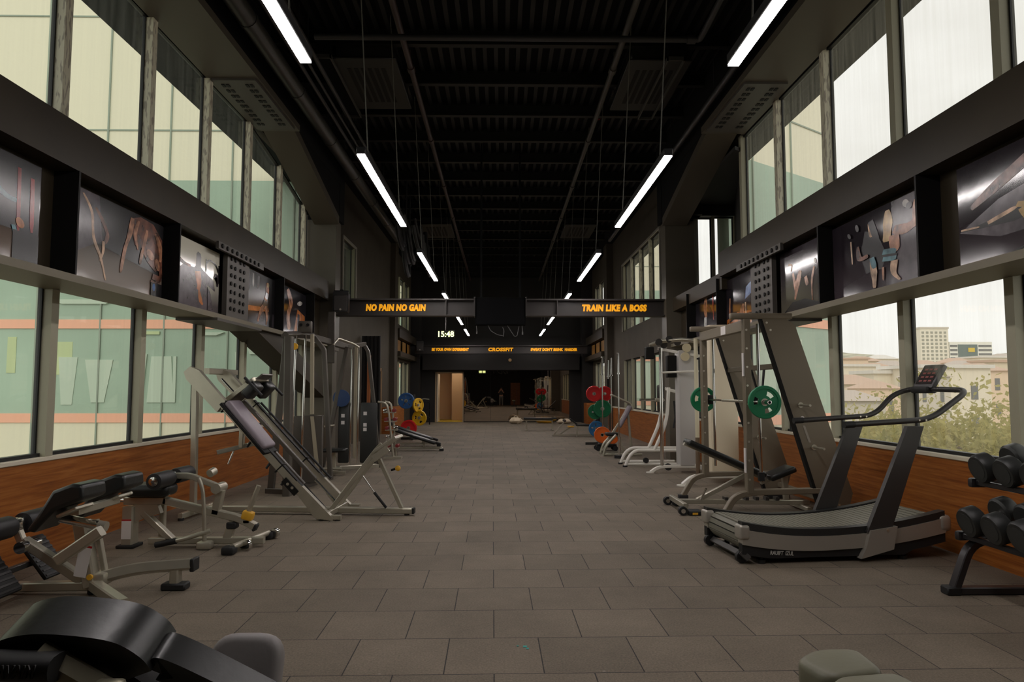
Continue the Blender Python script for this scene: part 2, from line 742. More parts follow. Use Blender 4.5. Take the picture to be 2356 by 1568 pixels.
# wainscot, sills, ledge
for s, X in ((-1, XL), (1, XR)):
    aX = abs(X)
    a, b = sorted((s * (aX - .03), s * (aX - .085)))
    trim(MB().box((a, YB, .0), (b, 14.4, .80)), M_wood)
    a, b = sorted((s * (aX + .06), s * (aX - .10)))
    trim(MB().rbox((a, YB, .80), (b, 14.4, .838), .006, 1), M_sill)
    if s > 0:
        a, b = sorted((s * (aX - .05), s * (aX - .10)))
        trim(MB().box((a, 16.5, 0), (b, 24.6, .80)), M_wood)
        trim(MB().box((a - .02, 16.5, .80), (b + .1, 24.6, .838)), M_sill)
        trim(MB().box((3.55, 29.0, 0), (3.95, 30.65, .86)), M_wood)
    else:
        trim(MB().box((-3.93, 22.5, 0), (-3.52, 25.4, .84)), M_wood)

# ---- windows: one object per bay, frame with a pane (and film) as parts
nw = [0]


def window(p0, p1, z0, z1, glass, film=False, inward=None, frame=.045, depth=.09, mull=.1, ztop1=None, first=True, last=False, name=None):
    """bay from p0 to p1 (plan points); the mullion stands at p0's end; ztop1 lets the head slope down"""
    nw[0] += 1
    p0, p1 = V((*p0, 0)), V((*p1, 0))
    d = (p1 - p0).normalized()
    n = V(inward) if inward else V((-1 if p0.x > 0 else 1, 0, 0))
    zt = z1 if ztop1 is None else ztop1
    L = (p1 - p0).length
    m = MB()

    def q(a, b, z):
        return p0 + d * a + n * b + V((0, 0, z))

    def blk(a0, a1, b0, b1, za, zb, zb1=None):
        zb1 = zb if zb1 is None else zb1
        vs = [q(a0, b0, za), q(a1, b0, za), q(a1, b1, za), q(a0, b1, za), q(a0, b0, zb), q(a1, b0, zb1), q(a1, b1, zb1), q(a0, b1, zb)]
        m.mesh(vs, [(0, 3, 2, 1), (4, 5, 6, 7), (0, 1, 5, 4), (1, 2, 6, 5), (2, 3, 7, 6), (3, 0, 4, 7)])
    h = mull / 2
    blk(-h, h, -.03, depth, z0, z1)
    if last:
        blk(L - h, L + h, -.03, depth, z0, zt)
    m.mi = 1
    blk(h, h + .018, -.02, .014, z0, z1)
    blk(L - h - .018, L - h, -.02, .014, z0, zt)
    blk(h, L - h, -.02, .045, z0, z0 + .03)
    zz = lambda a: z1 + (zt - z1) * a / L
    m.mesh([q(h, -.02, zz(h) - .03), q(L - h, -.02, zz(L - h) - .03), q(L - h, .045, zz(L - h) - .03), q(h, .045, zz(h) - .03),
            q(h, -.02, zz(h)), q(L - h, -.02, zz(L - h)), q(L - h, .045, zz(L - h)), q(h, .045, zz(h))],
           [(0, 3, 2, 1), (4, 5, 6, 7), (0, 1, 5, 4), (1, 2, 6, 5), (2, 3, 7, 6), (3, 0, 4, 7)])
    o = m.build('window_%d' % nw[0], [M_mull, M_gasket], kind='structure')
    g = MB()
    g.mesh([q(h, 0, z0), q(L - h, 0, z0), q(L - h, 0, zz(L - h)), q(h, 0, zz(h))], [(0, 1, 2, 3)])
    g.build('pane', glass, o)
    if film:
        k = MB()
        e = .003
        k.mesh([q(-h - e, .012, z0), q(-h - e, depth + e, z0), q(h + e, depth + e, z0), q(h + e, .012, z0),
                q(-h - e, .012, z1), q(-h - e, depth + e, z1), q(h + e, depth + e, z1), q(h + e, .012, z1)],
               [(0, 1, 5, 4), (1, 2, 6, 5), (2, 3, 7, 6)])
        k.build('protective_film', M_film, o)
    return o


ZL0, ZL1, ZU0, ZU1 = .838, 2.33, 3.52, 5.55


def head(y):                         # the window heads drop under the knee brace
    return ZU1 if y < 10.9 else ZU1 - (y - 10.9) * .19


for i in range(3, len(YM) - 1):
    y0, y1 = YM[i], YM[i + 1]
    window((XL, y0), (XL, y1), ZL0, ZL1, M_glassL)
    window((XL, y0), (XL, y1), ZU0, head(y0), M_glassL, film=True, ztop1=head(y1))
YMR = [-.58 + 1.46 * i for i in range(11)]
for i in range(2, 10):
    y0, y1 = YMR[i], YMR[i + 1]
    window((XR, y0), (XR, y1), ZL0, ZL1, M_glassR)
    if y1 < 11.2:
        window((XR, y0), (XR, y1), ZU0, ZU1, M_glassR, film=y0 > 7, last=y1 > 11)
window((XL, YM[10]), (XL, 14.4), ZL0, ZL1, M_glassL)
window((XL, YM[10]), (XL, 14.0), ZU0, head(YM[10]), M_glassL, film=True, ztop1=head(14))
# the return window behind the right-hand column, looking along the room
for k in range(2):
    xa, xb = 4.02 + .47 * k, 4.02 + .47 * (k + 1)
    window((xa, 14.55), (xb, 14.55), 3.1, 5.06 + .02 * k, M_glassR, inward=(0, -1, 0), mull=.06, last=k == 1)
m = MB()
m.prism([(3.98, 11.19), (4.04, 11.19), (5.02, 14.5), (4.96, 14.5)], 'z', 2.3, ZC)
m.box((4.0, 14.5, 5.1), (5.1, 14.7, ZC)).box((4.0, 14.5, 2.3), (5.1, 14.7, 3.1))
m.prism([(3.98, 11.19), (5.0, 14.5), (3.98, 14.5)], 'z', 2.3, 2.4)
m.prism([(3.8, 11.0), (4.04, 11.19), (5.0, 14.5), (3.8, 14.5)], 'z', 5.3, 5.36)
m.build('wall_alcove', M_wallb, kind='structure')
# windows further down the hall
for s, ws, g in ((-1, ws_L, M_glassL), (1, ws_R, M_glassR)):
    for (y0, y1, z0, z1) in ws:
        k = max(1, round((y1 - y0) / 1.3))
        X = s * (abs(XL if s < 0 else XR) + .05)
        for j in range(k):
            window((X, y0 + (y1 - y0) * j / k), (X, y0 + (y1 - y0) * (j + 1) / k), z0, z1, g, film=z0 > 3 and s > 0, last=j == k - 1, mull=.08, depth=.1)
# pale reveal frames round two of the far windows
for X, y0, y1, z0, z1 in ((3.94, 16.95, 22.35, 3.28, 5.46), (-3.89, 16.9, 18.45, 3.58, 5.2)):
    m = MB()
    a, b = sorted((X, X - math.copysign(.03, X)))
    m.box((a, y0 - .03, z0), (b, y0 + .05, z1)).box((a, y1 - .05, z0), (b, y1 + .03, z1)).box((a, y0, z1 - .06), (b, y1, z1))
    trim(m, mat('pale_reveal', (.32, .30, .25), .5))

# ---- steel: long beams with stiffeners, splice plates, knee braces, columns, portal
def beam_side(s):
    f = lambda x0, x1, y0, y1, z0, z1, m: m.box((min(s * x0, s * x1), y0, z0), (max(s * x0, s * x1), y1, z1))
    yend = 10.9 if s > 0 else 13.9
    m = MB()
    f(3.46, 3.92, YB, yend, 3.19, 3.575, m)              # boxed top band
    f(3.66, 3.92, YB, 14.2, 2.33, 3.19, m)               # web
    if s > 0:
        f(3.50, 3.92, yend, 14.2, 3.0, 3.27, m)
    trim(m, M_steel)
    m = MB()
    f(3.44, 3.93, YB, 14.2, 2.268, 2.33, m)              # bottom flange
    trim(m, mat('flange_sill_lit', (.17, .145, .095), .5))  # lighter than the beam steel: light from the sill put into the colour
    m = MB()
    for y in (.25, 2.05, 3.85, 5.65, 7.45, 11.05, 12.85):
        f(3.455, 3.66, y - .012, y + .012, 2.33, 3.19, m)
    trim(m, M_black)  # stiffeners in black: the shade on their unlit faces put into the colour
    # splice cover with pairs of bolt holes
    m = MB()
    f(3.50, 3.56, 8.86, 9.62, 2.33, 3.16, m)
    f(3.40, 3.9, 8.35, 9.9, 2.235, 2.27, m)
    f(3.43, 3.47, 8.4, 10.0, 3.12, 3.21, m)
    trim(m, mat('splice_grey', (.085, .076, .066), .5, .2))
    m = MB()
    for r in range(7):
        for c in range(4):
            yy = 8.98 + .13 * c + (.05 if c > 1 else 0)
            z = 2.45 + .108 * r
            m.cyl((s * 3.502, yy, z), (s * 3.485, yy, z), .027, 8)
    for c in range(9):
        m.cyl((s * 3.46, 8.5 + .16 * c, 3.165), (s * 3.415, 8.5 + .16 * c, 3.165), .03, 6)
    trim(m, M_black)
    # top chord over the windows, with slotted splice plate, and the web up to the ceiling
    m = MB()
    f(3.22, 3.92, YB, 10.9, 5.52, 5.62, m)
    m.prism([(10.9, 5.52), (10.9, 5.66), (14.0, 4.92), (14.0, 4.76)], 'x', *sorted((s * 3.30, s * 3.80)))
    trim(m, mat('soffit_brown', (.075, .062, .044), .5))
    m = MB()
    f(3.30, 3.42, YB, 14.1, 5.6, ZC, m)
    m.prism([(10.9, 5.6), (14.1, 4.86), (14.1, 5.7), (10.9, 5.7)], 'x', *sorted((s * 3.31, s * 3.4)))
    trim(m, M_ceil)
    m = MB()
    f(3.26, 3.84, 9.0, 10.75, 5.49, 5.522, m)
    trim(m, MATS['splice_grey'])
    m = MB()
    for c in range(9):
        for r in (3.36, 3.42, 3.68, 3.74):
            m.box((s * r - .02, 9.12 + .17 * c, 5.482), (s * r + .02, 9.2 + .17 * c, 5.492))
    trim(m, M_black)
    # column
    m = MB()
    f(3.36, 3.95, 14.02, 14.42, 2.2, 4.86, m)
    f(3.40, 3.95, 14.05, 14.42, 0, 2.2, m)
    trim(m, mat('column_brown', (.10, .085, .062), .5))
    m = MB()
    f(3.30, 3.95, 14.05, 14.45, 4.86, ZC, m)
    trim(m, M_ceil)


beam_side(-1)
beam_side(1)
# lower knee on the left: sloping plate under the beam end
m = MB().prism([(9.9, 2.27), (11.2, 2.27), (13.9, 1.55), (13.9, 1.25)], 'x', -3.9, -3.5)
trim(m, M_steel)

# portal beam with the two slogans
M_beam = mat('portal_beam', (.040, .034, .031), .45, .1)
for x0, x1, words_, tx, tw in ((-3.36, -.545, 'NO PAIN NO GAIN', -2.17, 1.23), (.51, 3.36, 'TRAIN LIKE A BOSS', 2.33, 1.34)):
    m = MB()
    m.box((x0, 14.25, 2.93), (x1, 14.29, 3.25)).box((x0, 14.13, 3.235), (x1, 14.41, 3.265)).box((x0, 14.13, 2.915), (x1, 14.41, 2.94))
    e = x1 if x0 < 0 else x0
    m.box((e - .012, 14.1, 2.9), (e + .012, 14.44, 3.30))
    k = -1.13 if x0 < 0 else 1.15
    m.box((k - .01, 14.14, 2.94), (k + .01, 14.26, 3.24))
    o = trim(m, M_beam)
    text_mesh('lettering', words_, .175, mat('amber_letters', (.85, .36, .01), .5, emit=(1, .42, .01), estr=.55),
              plane_matrix((tx, 14.245, 3.085), (1, 0, 0), (0, 0, 1)), o, .006, .011, .12, 1.1, tw)
# far beam with three slogans
m = MB()
m.box((-3.6, 29.0, 2.93), (3.6, 29.04, 3.25)).box((-3.6, 28.88, 3.235), (3.6, 29.16, 3.265)).box((-3.6, 28.88, 2.915), (3.6, 29.16, 2.94))
o = trim(m, M_beam)
for body, x, wd, sz in (('BE YOUR OWN EXPERIMENT', -2.13, 1.55, .15), ('CROSSFIT', -.03, 1.05, .19), ("SWEAT DON'T BRINK  HARDER", 2.2, 1.95, .15)):
    text_mesh('lettering', body, sz, MATS['amber_letters'], plane_matrix((x, 28.99, 3.085), (1, 0, 0), (0, 0, 1)), o, .008, .010, .1, 1.08, wd)
# bulkhead over the mirror
m = MB().box((-3.4, 30.1, 2.28), (3.4, YE, 2.92))
trim(m, M_wallb)
# side piers of the far end
for s in (-1, 1):
    a, b = sorted((s * 3.5, s * 3.95))
    trim(MB().box((a, 29.9, 0), (b, YE, ZC)), M_wallb)
    a, b = sorted((s * 3.72, s * 3.95))
    trim(MB().box((a, 24.3, 0), (b, 25.0, ZC)), M_wall)

# ledges on the far side walls, with small amber prints tucked in
for s in (-1, 1):
    m = MB()
    f2 = lambda a, b: sorted((s * a, s * b))
    for z0, z1, d in ((3.30, 3.62, .30), (2.62, 2.80, .34)):
        a, b = f2(3.95, 3.95 - d)
        m.box((a, 25.0, z0), (b, 29.9, z1))
    trim(m, M_steel)
    for k in range(3):
        a, b = f2(3.80, 3.82)
        MB().box((a, 25.4 + 1.4 * k, 2.85), (b, 26.3 + 1.4 * k, 3.25)).build('trim_%d' % (900 + k + 3 * (s > 0)), mat('amber_print', (.28, .14, .03), .4), kind='structure')
# ---- ceiling steel: purlins, decking ribs, two long pipes, service runs
m = MB()
for i in range(28):
    y = -3.2 + 1.29 * i
    if y < YE:
        m.box((-3.4, y - .05, 6.34), (3.4, y + .05, 6.37)).box((-3.4, y - .012, 6.36), (3.4, y + .012, ZC)).box((-3.4, y - .05, 6.55), (3.4, y + .05, ZC))
trim(m, mat('purlin_black', (.012, .0115, .01), .5, .2))
m = MB()
for i in range(40):
    x = -3.3 + 6.6 * i / 39
    m.box((x - .03, YB, 6.53), (x + .03, YE, 6.585))
trim(m, mat('deck_black', (.005, .005, .0045), .55))
# ================================================================== strip lights
M_led = mat('led_diffuser', (.9, .9, .9), .5, emit=(1, .93, .91), estr=46)
M_alu = mat('dark_aluminium', (.06, .058, .06), .4, .5)
M_wire = mat('grey_wire', (.16, .15, .13), .5)


def strip(x, y0, z, label):
    t = thing('linear_pendant_light', label, 'light', (x, y0 + 1.5, z), group='strip lights on the ' + ('left' if x < 0 else 'right'))
    MB().rbox((-.045, -1.5, .012), (.045, 1.5, .085), .006, 1).build('housing', M_alu, t)
    MB().box((-.038, -1.497, .0), (.038, 1.497, .0125)).build('diffuser', M_led, t)
    for yy in (-1.12, 1.12):
        MB().tube([(0, yy, .08), (math.copysign(.16, x), yy, ZC - z)], .006, 6).build('suspension_wire', M_wire, t)
    return t


ORD = ['nearest', 'second', 'third', 'fourth', 'fifth', 'farthest']
for s, x in ((-1, -1.38), (1, 1.65)):
    side = 'left' if s < 0 else 'right'
    for k in range(6):
        y = 1.78 + 4.92 * k
        how = ('just before the far wall' if k == 5 else 'nearest, cut by the photo top' if k == 0 else
               ['', 'the longest one shown whole', 'third one along', 'just above the slogan beam', 'just below the slogan beam'][k])
        strip(x, y, 3.70, 'white glowing strip light in the %s row, %s' % (side, how))

# ================================================================== ceiling services
m = MB()
m.tube([(-1.36, YB, 6.22), (-1.36, YE - .3, 6.22)], .045, 10)
for i in range(11):
    m.cyl((-1.36, -2 + 3 * i, 6.22), (-1.36, -2 + 3 * i, 6.42), .012, 6)
    m.cyl((-1.36, -1.9 + 3 * i, 6.22), (-1.36, -1.75 + 3 * i, 6.22), .06, 10)
tag(m.build('sprinkler_pipe', mat('pipe_maroon', (.05, .03, .028), .45)), 'long dark maroon sprinkler pipe under the ceiling, left of centre', 'pipe')
m = MB()
m.tube([(1.68, YB, 6.22), (1.68, YE - .3, 6.22)], .045, 10)
for i in range(11):
    m.cyl((1.68, -2 + 3 * i, 6.22), (1.68, -2 + 3 * i, 6.42), .012, 6)
    m.cyl((1.68, -1.9 + 3 * i, 6.22), (1.68, -1.75 + 3 * i, 6.22), .06, 10)
tag(m.build('sprinkler_pipe', mat('pipe_grey', (.06, .052, .044), .45)), 'long grey sprinkler pipe under the ceiling, right of centre', 'pipe')
c = at(1376, 263, y=12.4)
m = MB()
for k in range(4):
    a = .5 * k
    m.tube([c + V((.07 * math.cos(t) * math.cos(a), .07 * math.cos(t) * math.sin(a), .10 * math.sin(t))) for t in [i * PI / 8 for i in range(16)]], .008, 6, closed=True, up=(math.sin(a), -math.cos(a), 0))
m.tube([c + V((0, 0, .1)), (1.66, 12.4, 6.2)], .008, 6)
tag(m.build('cable_coil', mat('red_cable', (.35, .03, .02), .5)), 'small coil of red cable tied to the right ceiling pipe', 'cable')
m = MB()
m.tube(fillet([(-2.45, 8.85, 6.02), (2.52, 8.85, 6.02), (2.62, 8.85, 6.02), (2.62, 8.6, 6.02), (2.62, 4.0, 6.25)], .08), .042, 10)
m.cyl((2.45, 8.85, 6.02), (2.56, 8.85, 6.02), .058, 10)
tag(m.build('cross_pipe', M_alu), 'dark pipe crossing the ceiling from side to side with an elbow at right', 'pipe')
# round duct and its neighbours along the left chord
m = MB()
pts = [(-3.02, YB + .2, 5.80), (-3.02, 23, 5.80)]
m.tube(pts, .115, 14)
for i in range(14):
    m.cyl((-3.02, -4 + 2 * i, 5.80), (-3.02, -3.93 + 2 * i, 5.80), .123, 14)
tag(m.build('round_duct', mat('duct_black', (.06, .056, .05), .38, .5)), 'round dark duct running along the ceiling above the left windows', 'duct')
for dx, dz, r in ((.22, .12, .03), (.32, .16, .022), (.44, .2, .028)):
    m = MB()
    m.tube([(-3.02 + dx, YB + .2, 5.8 + dz), (-3.02 + dx, 22 - 6 * dx, 5.8 + dz)], r, 8)
    for i in range(9):
        m.cyl((-3.02 + dx, -3 + 3 * i, 5.8 + dz), (-3.02 + dx, -3 + 3 * i, ZC - .04), .006, 5)
    tag(m.build('conduit', M_alu), 'thin conduit beside the round duct, %s from it' % {.22: 'closest', .32: 'second', .44: 'farthest'}[dx], 'pipe', 'conduits beside the duct')
m = MB()
m.tube([(3.16, YB + .2, 5.76), (3.16, 20, 5.76)], .05, 10)
for i in range(9):
    m.cyl((3.16, -3 + 2.6 * i, 5.76), (3.16, -3 + 2.6 * i, ZC - .04), .007, 5)
tag(m.build('conduit', M_alu), 'conduit along the ceiling above the right windows', 'pipe')
# ceiling cassettes and slot diffusers
M_cas = mat('cassette_grey', (.016, .015, .0135), .5)
for x, y, lb in ((-1.98, 10.6, 'left of the middle, near'), (2.3, 10.6, 'right of the middle, near'), (-1.9, 20.6, 'left of the middle, far'), (2.3, 20.6, 'right of the middle, far')):
    t = thing('ceiling_cassette', 'square dark air conditioning cassette under the ceiling, ' + lb, 'air conditioner', (x, y, 6.14), group='ceiling cassettes')
    MB().rbox((-.42, -.85, .03), (.42, .85, .24), .02, 1).build('casing', M_cas, t)
    MB().rbox((-.46, -.9, 0), (.46, .9, .035), .01, 1).build('grille_panel', M_cas, t)
    m = MB()
    for i in range(6):
        m.box((-.3 + .1 * i, -.6, -.004), (-.24 + .1 * i, .6, .001))
    m.build('slats', M_black, t)
    for sx in (-.4, .4):
        for sy in (-.8, .8):
            MB().cyl((sx, sy, .2), (sx, sy, ZC - 6.14), .008, 6).build('hanger', M_alu, t)
for x, y, lb in ((-2.55, 10.7, 'left'), (2.5, 10.7, 'right')):
    t = thing('slot_diffuser', 'long slotted air diffuser by the %s ceiling edge' % lb, 'vent', (x, y, 6.1))
    m = MB()
    m.box((-.13, -1.1, 0), (-.11, 1.1, .06)).box((.11, -1.1, 0), (.13, 1.1, .06)).box((-.13, -1.1, 0), (.13, -1.08, .06)).box((-.13, 1.08, 0), (.13, 1.1, .06))
    m.build('frame', mat('diffuser_frame', (.07, .066, .058), .45), t)
    MB().box((-.11, -1.08, .05), (.11, 1.08, .35)).build('plenum', M_ceil, t)
    for sy in (-.8, .8):
        MB().cyl((0, sy, .3), (0, sy, ZC - 6.1), .008, 6).build('hanger', M_alu, t)
# black cable bundle hanging by the left wall
random.seed(3)
m = MB()
for k in range(16):
    y = 16.6 + random.random() * 1.6
    x = -2.55 + random.random() * .6
    z = 5.1 + random.random() * .5
    dz, dy = .45 + random.random() * .5, .25 + random.random() * .4
    p = [V((x, y - dy, z)), V((x + .05, y - dy * .7, z - dz * .7)), V((x + .1, y, z - dz)), V((x + .06, y + dy * .7, z - dz * .6)), V((x, y + dy, z + .1))]
    m.tube(fillet(p, .2, 4), .035 + random.random() * .025, 8)
m.tube([(-2.35, 16.0, 5.5), (-2.35, 18.6, 5.3)], .10, 10)
m.tube([(-2.30, 16.6, 5.4), (-2.30, 16.6, ZC - .02)], .02, 6)
m.tube([(-2.40, 18.0, 5.4), (-2.40, 18.0, ZC - .02)], .02, 6)
tag(m.build('flexible_duct', mat('hose_black', (.03, .029, .03), .5)), 'tangle of black flexible hoses hanging from the ceiling at left', 'duct', kind='stuff')

# ================================================================== portal things
t = thing('hanging_display', 'large black display box hung in the gap of the slogan beam', 'screen', (-.015, 14.2, 2.72))
MB().rbox((-.52, -.06, 0), (.52, .10, .57), .015, 2).build('casing', mat('display_black', (.003, .003, .003), .8, spec=.1), t)
MB().box((-.49, -.062, .03), (.49, -.058, .54)).build('screen', mat('display_glass', (.0025, .0025, .003), .6, spec=.1), t)
for sx in (-.4, .4):
    MB().box((sx - .02, .0, .56), (sx + .02, .04, ZC - 2.72)).build('hanger_bar', M_ceil, t)
M_cab = mat('grey_cable', (.12, .115, .115), .5)
P = lambda *q: [at(a, b, y=14.2) - V((-.015, 14.2, 2.72)) for a, b in q]
for q in (((1122, 745), (1128, 760), (1145, 770), (1158, 772)), ((1156, 752), (1160, 760), (1158, 774)), ((1165, 745), (1172, 756), (1184, 774), (1190, 772), (1194, 750)), ((1096, 745), (1097, 762)), ((1201, 745), (1202, 764))):
    MB().tube(fillet(P(*q), .05, 4), .008, 6).build('cable', M_cab, t)
for q in ((1097, 764), (1202, 766)):
    a = P(q)[0]
    MB().cyl(a + V((0, 0, .03)), a - V((0, 0, .03)), .014, 8).build('plug', M_cab, t)


def speaker(x, y, z, yaw, label, sc=1.):
    t = thing('speaker', label, 'speaker', (x, y, z), yaw, 'loudspeakers hung at the beams')
    MB().prism([(-.13, 0), (.13, 0), (.15, .03), (.15, .38), (.13, .41), (-.13, .41), (-.15, .38), (-.15, .03)], 'y', -.12, .14).build('cabinet', mat('speaker_black', (.014, .013, .013), .5), t)
    m = MB().rbox((-.13, -.135, .02), (.13, -.118, .33), .008, 1)
    m.build('grille', mat('speaker_mesh', (.042, .037, .033), .6, bump=(400, .3)), t)
    MB().lathe([(.02, 0), (.02, .004)], (0, -.135, .05), (0, -1, 0), 12).build('badge', M_bolt, t)
    m = MB().box((-.14, -.03, .41), (.14, .03, .44))
    m.box((-.03, -.0, .43), (.03, .28, .46))
    m.build('bracket', M_black, t)
    return t


speaker(-3.17, 13.75, 2.93, .1, 'black loudspeaker with grey grille at the left end of the near slogan beam')
speaker(-3.35, 28.7, 3.0, .1, 'black loudspeaker at the left end of the far slogan beam')
t = thing('digital_clock', 'lit digital wall clock hung on a rod at left, showing 15:48', 'clock', (-1.78, 22.2, 3.05))
MB().rbox((-.29, -.02, 0), (.29, .04, .25), .01, 1).build('casing', M_black, t)
text_mesh('digits', '15:48', .25, mat('clock_glow', (.6, .7, .3), .5, emit=(.86, 1, .38), estr=2.2), plane_matrix((0, -.024, .125), (1, 0, 0), (0, 0, 1)), t, .002, .006, 0, 1.02, .5)
MB().cyl((0, .01, .25), (0, .01, ZC - 3.05), .012, 8).build('rod', M_wire, t)
# small round detector on the bulkhead, exit sign
t = thing('round_wall_sensor', 'small pale round sensor on the dark bulkhead above the mirror', 'sensor', at(1173.5, 828, y=30.1))
m = MB().lathe([(.075, 0), (.075, .03), (.05, .06), (.0, .065)], (0, 0, 0), (0, -1, 0), 16)
m.build('housing', mat('sensor_amber', (.55, .36, .18), .5), t)

# ================================================================== lit doorway at the far end
M_beige = mat('corridor_beige', (.55, .36, .21), .6)
m = MB()
m.box((D0 - .6, YE + .2, 0), (D0 - .5, YE + 4.0, 2.6)).box((D0 - .6, YE + 3.0, 0), (-2.25, YE + 3.1, 2.6)).box((-2.3, YE + 1.9, 0), (-2.2, YE + 3.1, 2.6))
m.box((-2.3, YE + 1.85, 0), (D1 + .7, YE + 1.95, 2.6)).box((D1 + .6, YE + .2, 0), (D1 + .7, YE + 1.95, 2.6)).box((D0 - .6, YE + .2, 2.6), (D1 + .7, YE + 3.1, 2.7))
m.build('wall_corridor', M_beige, kind='structure')
MB().box((D0 - .5, YE + .2, 0), (D1 + .6, YE + 3.0, .012)).build('floor_corridor', mat('yellow_floor', (.55, .40, .02), .35), kind='structure')
t = thing('door_frame', '', 'x')
bpy.data.objects.remove(t)
m = MB()
m.box((D0 - .06, YE - .03, 0), (D0, YE + .23, DZ + .06)).box((D1, YE - .03, 0), (D1 + .05, YE + .23, DZ + .06)).box((D0 - .06, YE - .03, DZ), (D1 + .05, YE + .23, DZ + .06))
o = m.build('door_1', mat('door_frame_tan', (.42, .30, .18), .5), kind='structure')
MB().rbox((D0 + .005, YE + .03, .01), (D0 + .055, YE + 1.05, DZ - .02), .006, 1).build('door_leaf', mat('door_white', (.66, .58, .46), .45), o)
lm = MB().box((-.3, -.3, 0), (.3, .3, .03))
t = thing('ceiling_panel_light', 'square lamp on the ceiling of the lit corridor behind the doorway', 'light', (-2.1, YE + 1.0, 2.57))
lm.build('lamp_panel', mat('corridor_lamp', (.9, .9, .8), .5, emit=(1, .86, .66), estr=9), t)
# mirror wall
t = thing('wall_mirror', 'wide mirror of four panels covering the end wall', 'mirror', (-1.62, YE - .012, .03))
M_mirror = mat('mirror_silvering', (.42, .35, .28), .015, 1.)
W = 4.62
for k in range(4):
    MB().box((W / 4 * k + .004, 0, 0), (W / 4 * (k + 1) - .004, .01, 2.24)).build('mirror_panel', M_mirror, t)
t['category'] = 'mirror'
t = thing('exit_sign', 'small lit green exit sign box on the wall behind the camera, seen in the mirror', 'sign', (-1.8, YB + .03, 3.0))
MB().rbox((-.35, -.03, 0), (.35, .03, .28), .01, 1).build('casing', M_black, t)
for x in (-.3, .04):
    MB().box((x, .03, .04), (x + .26, .035, .24)).build('lit_panel', mat('exit_glow', (.5, .6, .3), .5, emit=(.8, 1, .45), estr=2.5), t)
# dark panelled wall with a framed opening, past the left column
t = thing('panel_partition', 'dark slatted partition with a tan framed panel behind the left cable towers', 'partition', (-3.35, 19.3, 0))
m = MB()
m.box((-.5, 0, 0), (.0, .06, 2.9))
m.build('backing', M_wallb, t)
for k in range(5):
    MB().box((-.5 + .11 * k, -.03, 0), (-.47 + .11 * k, 0, 2.9)).build('slat', M_black, t)
t2 = thing('framed_opening', 'tan wooden frame round a dark panel on the left wall, behind the cable towers', 'panel', (-3.88, 22.0, 0))
m = MB()
m.box((0, -1.4, 0), (.06, -1.3, 2.1)).box((0, .3, 0), (.06, .4, 2.1)).box((0, -1.4, 2.0), (.06, .4, 2.1))
m.build('frame', mat('tan_wood', (.30, .19, .10), .5), t2)
MB().box((0, -1.3, 0), (.03, .3, 2.0)).build('panel', mat('dark_wood', (.045, .026, .018), .5), t2)

# ================================================================== posters on the beam webs
random.seed(11)
M_skin = mat('print_skin', (.34, .15, .08), .25, noise=(9, .75))
M_skin2 = mat('print_skin_shadow', (.12, .042, .024), .25, noise=(9, .8))
M_skin3 = mat('print_skin_light', (.52, .33, .21), .25, noise=(9, .6))


def pm(name, c):
    return mat(name, c, .22, noise=(7, .45))


PC = dict(k=pm('print_black', (.008, .007, .008)), g=pm('print_grey', (.10, .095, .10)), s=M_skin, d=M_skin2, l=M_skin3, r=pm('print_red', (.25, .02, .02)),
          w=pm('print_white', (.55, .53, .50)), b=pm('print_blue', (.03, .12, .35)), t=pm('print_teal', (.10, .22, .26)), o=pm('print_orange', (.45, .14, .03)),
          y=pm('print_blonde', (.50, .32, .12)), m=pm('print_mauve', (.065, .05, .06)), p=pm('print_pale', (.60, .57, .47)), n=pm('print_brown', (.12, .07, .045)))


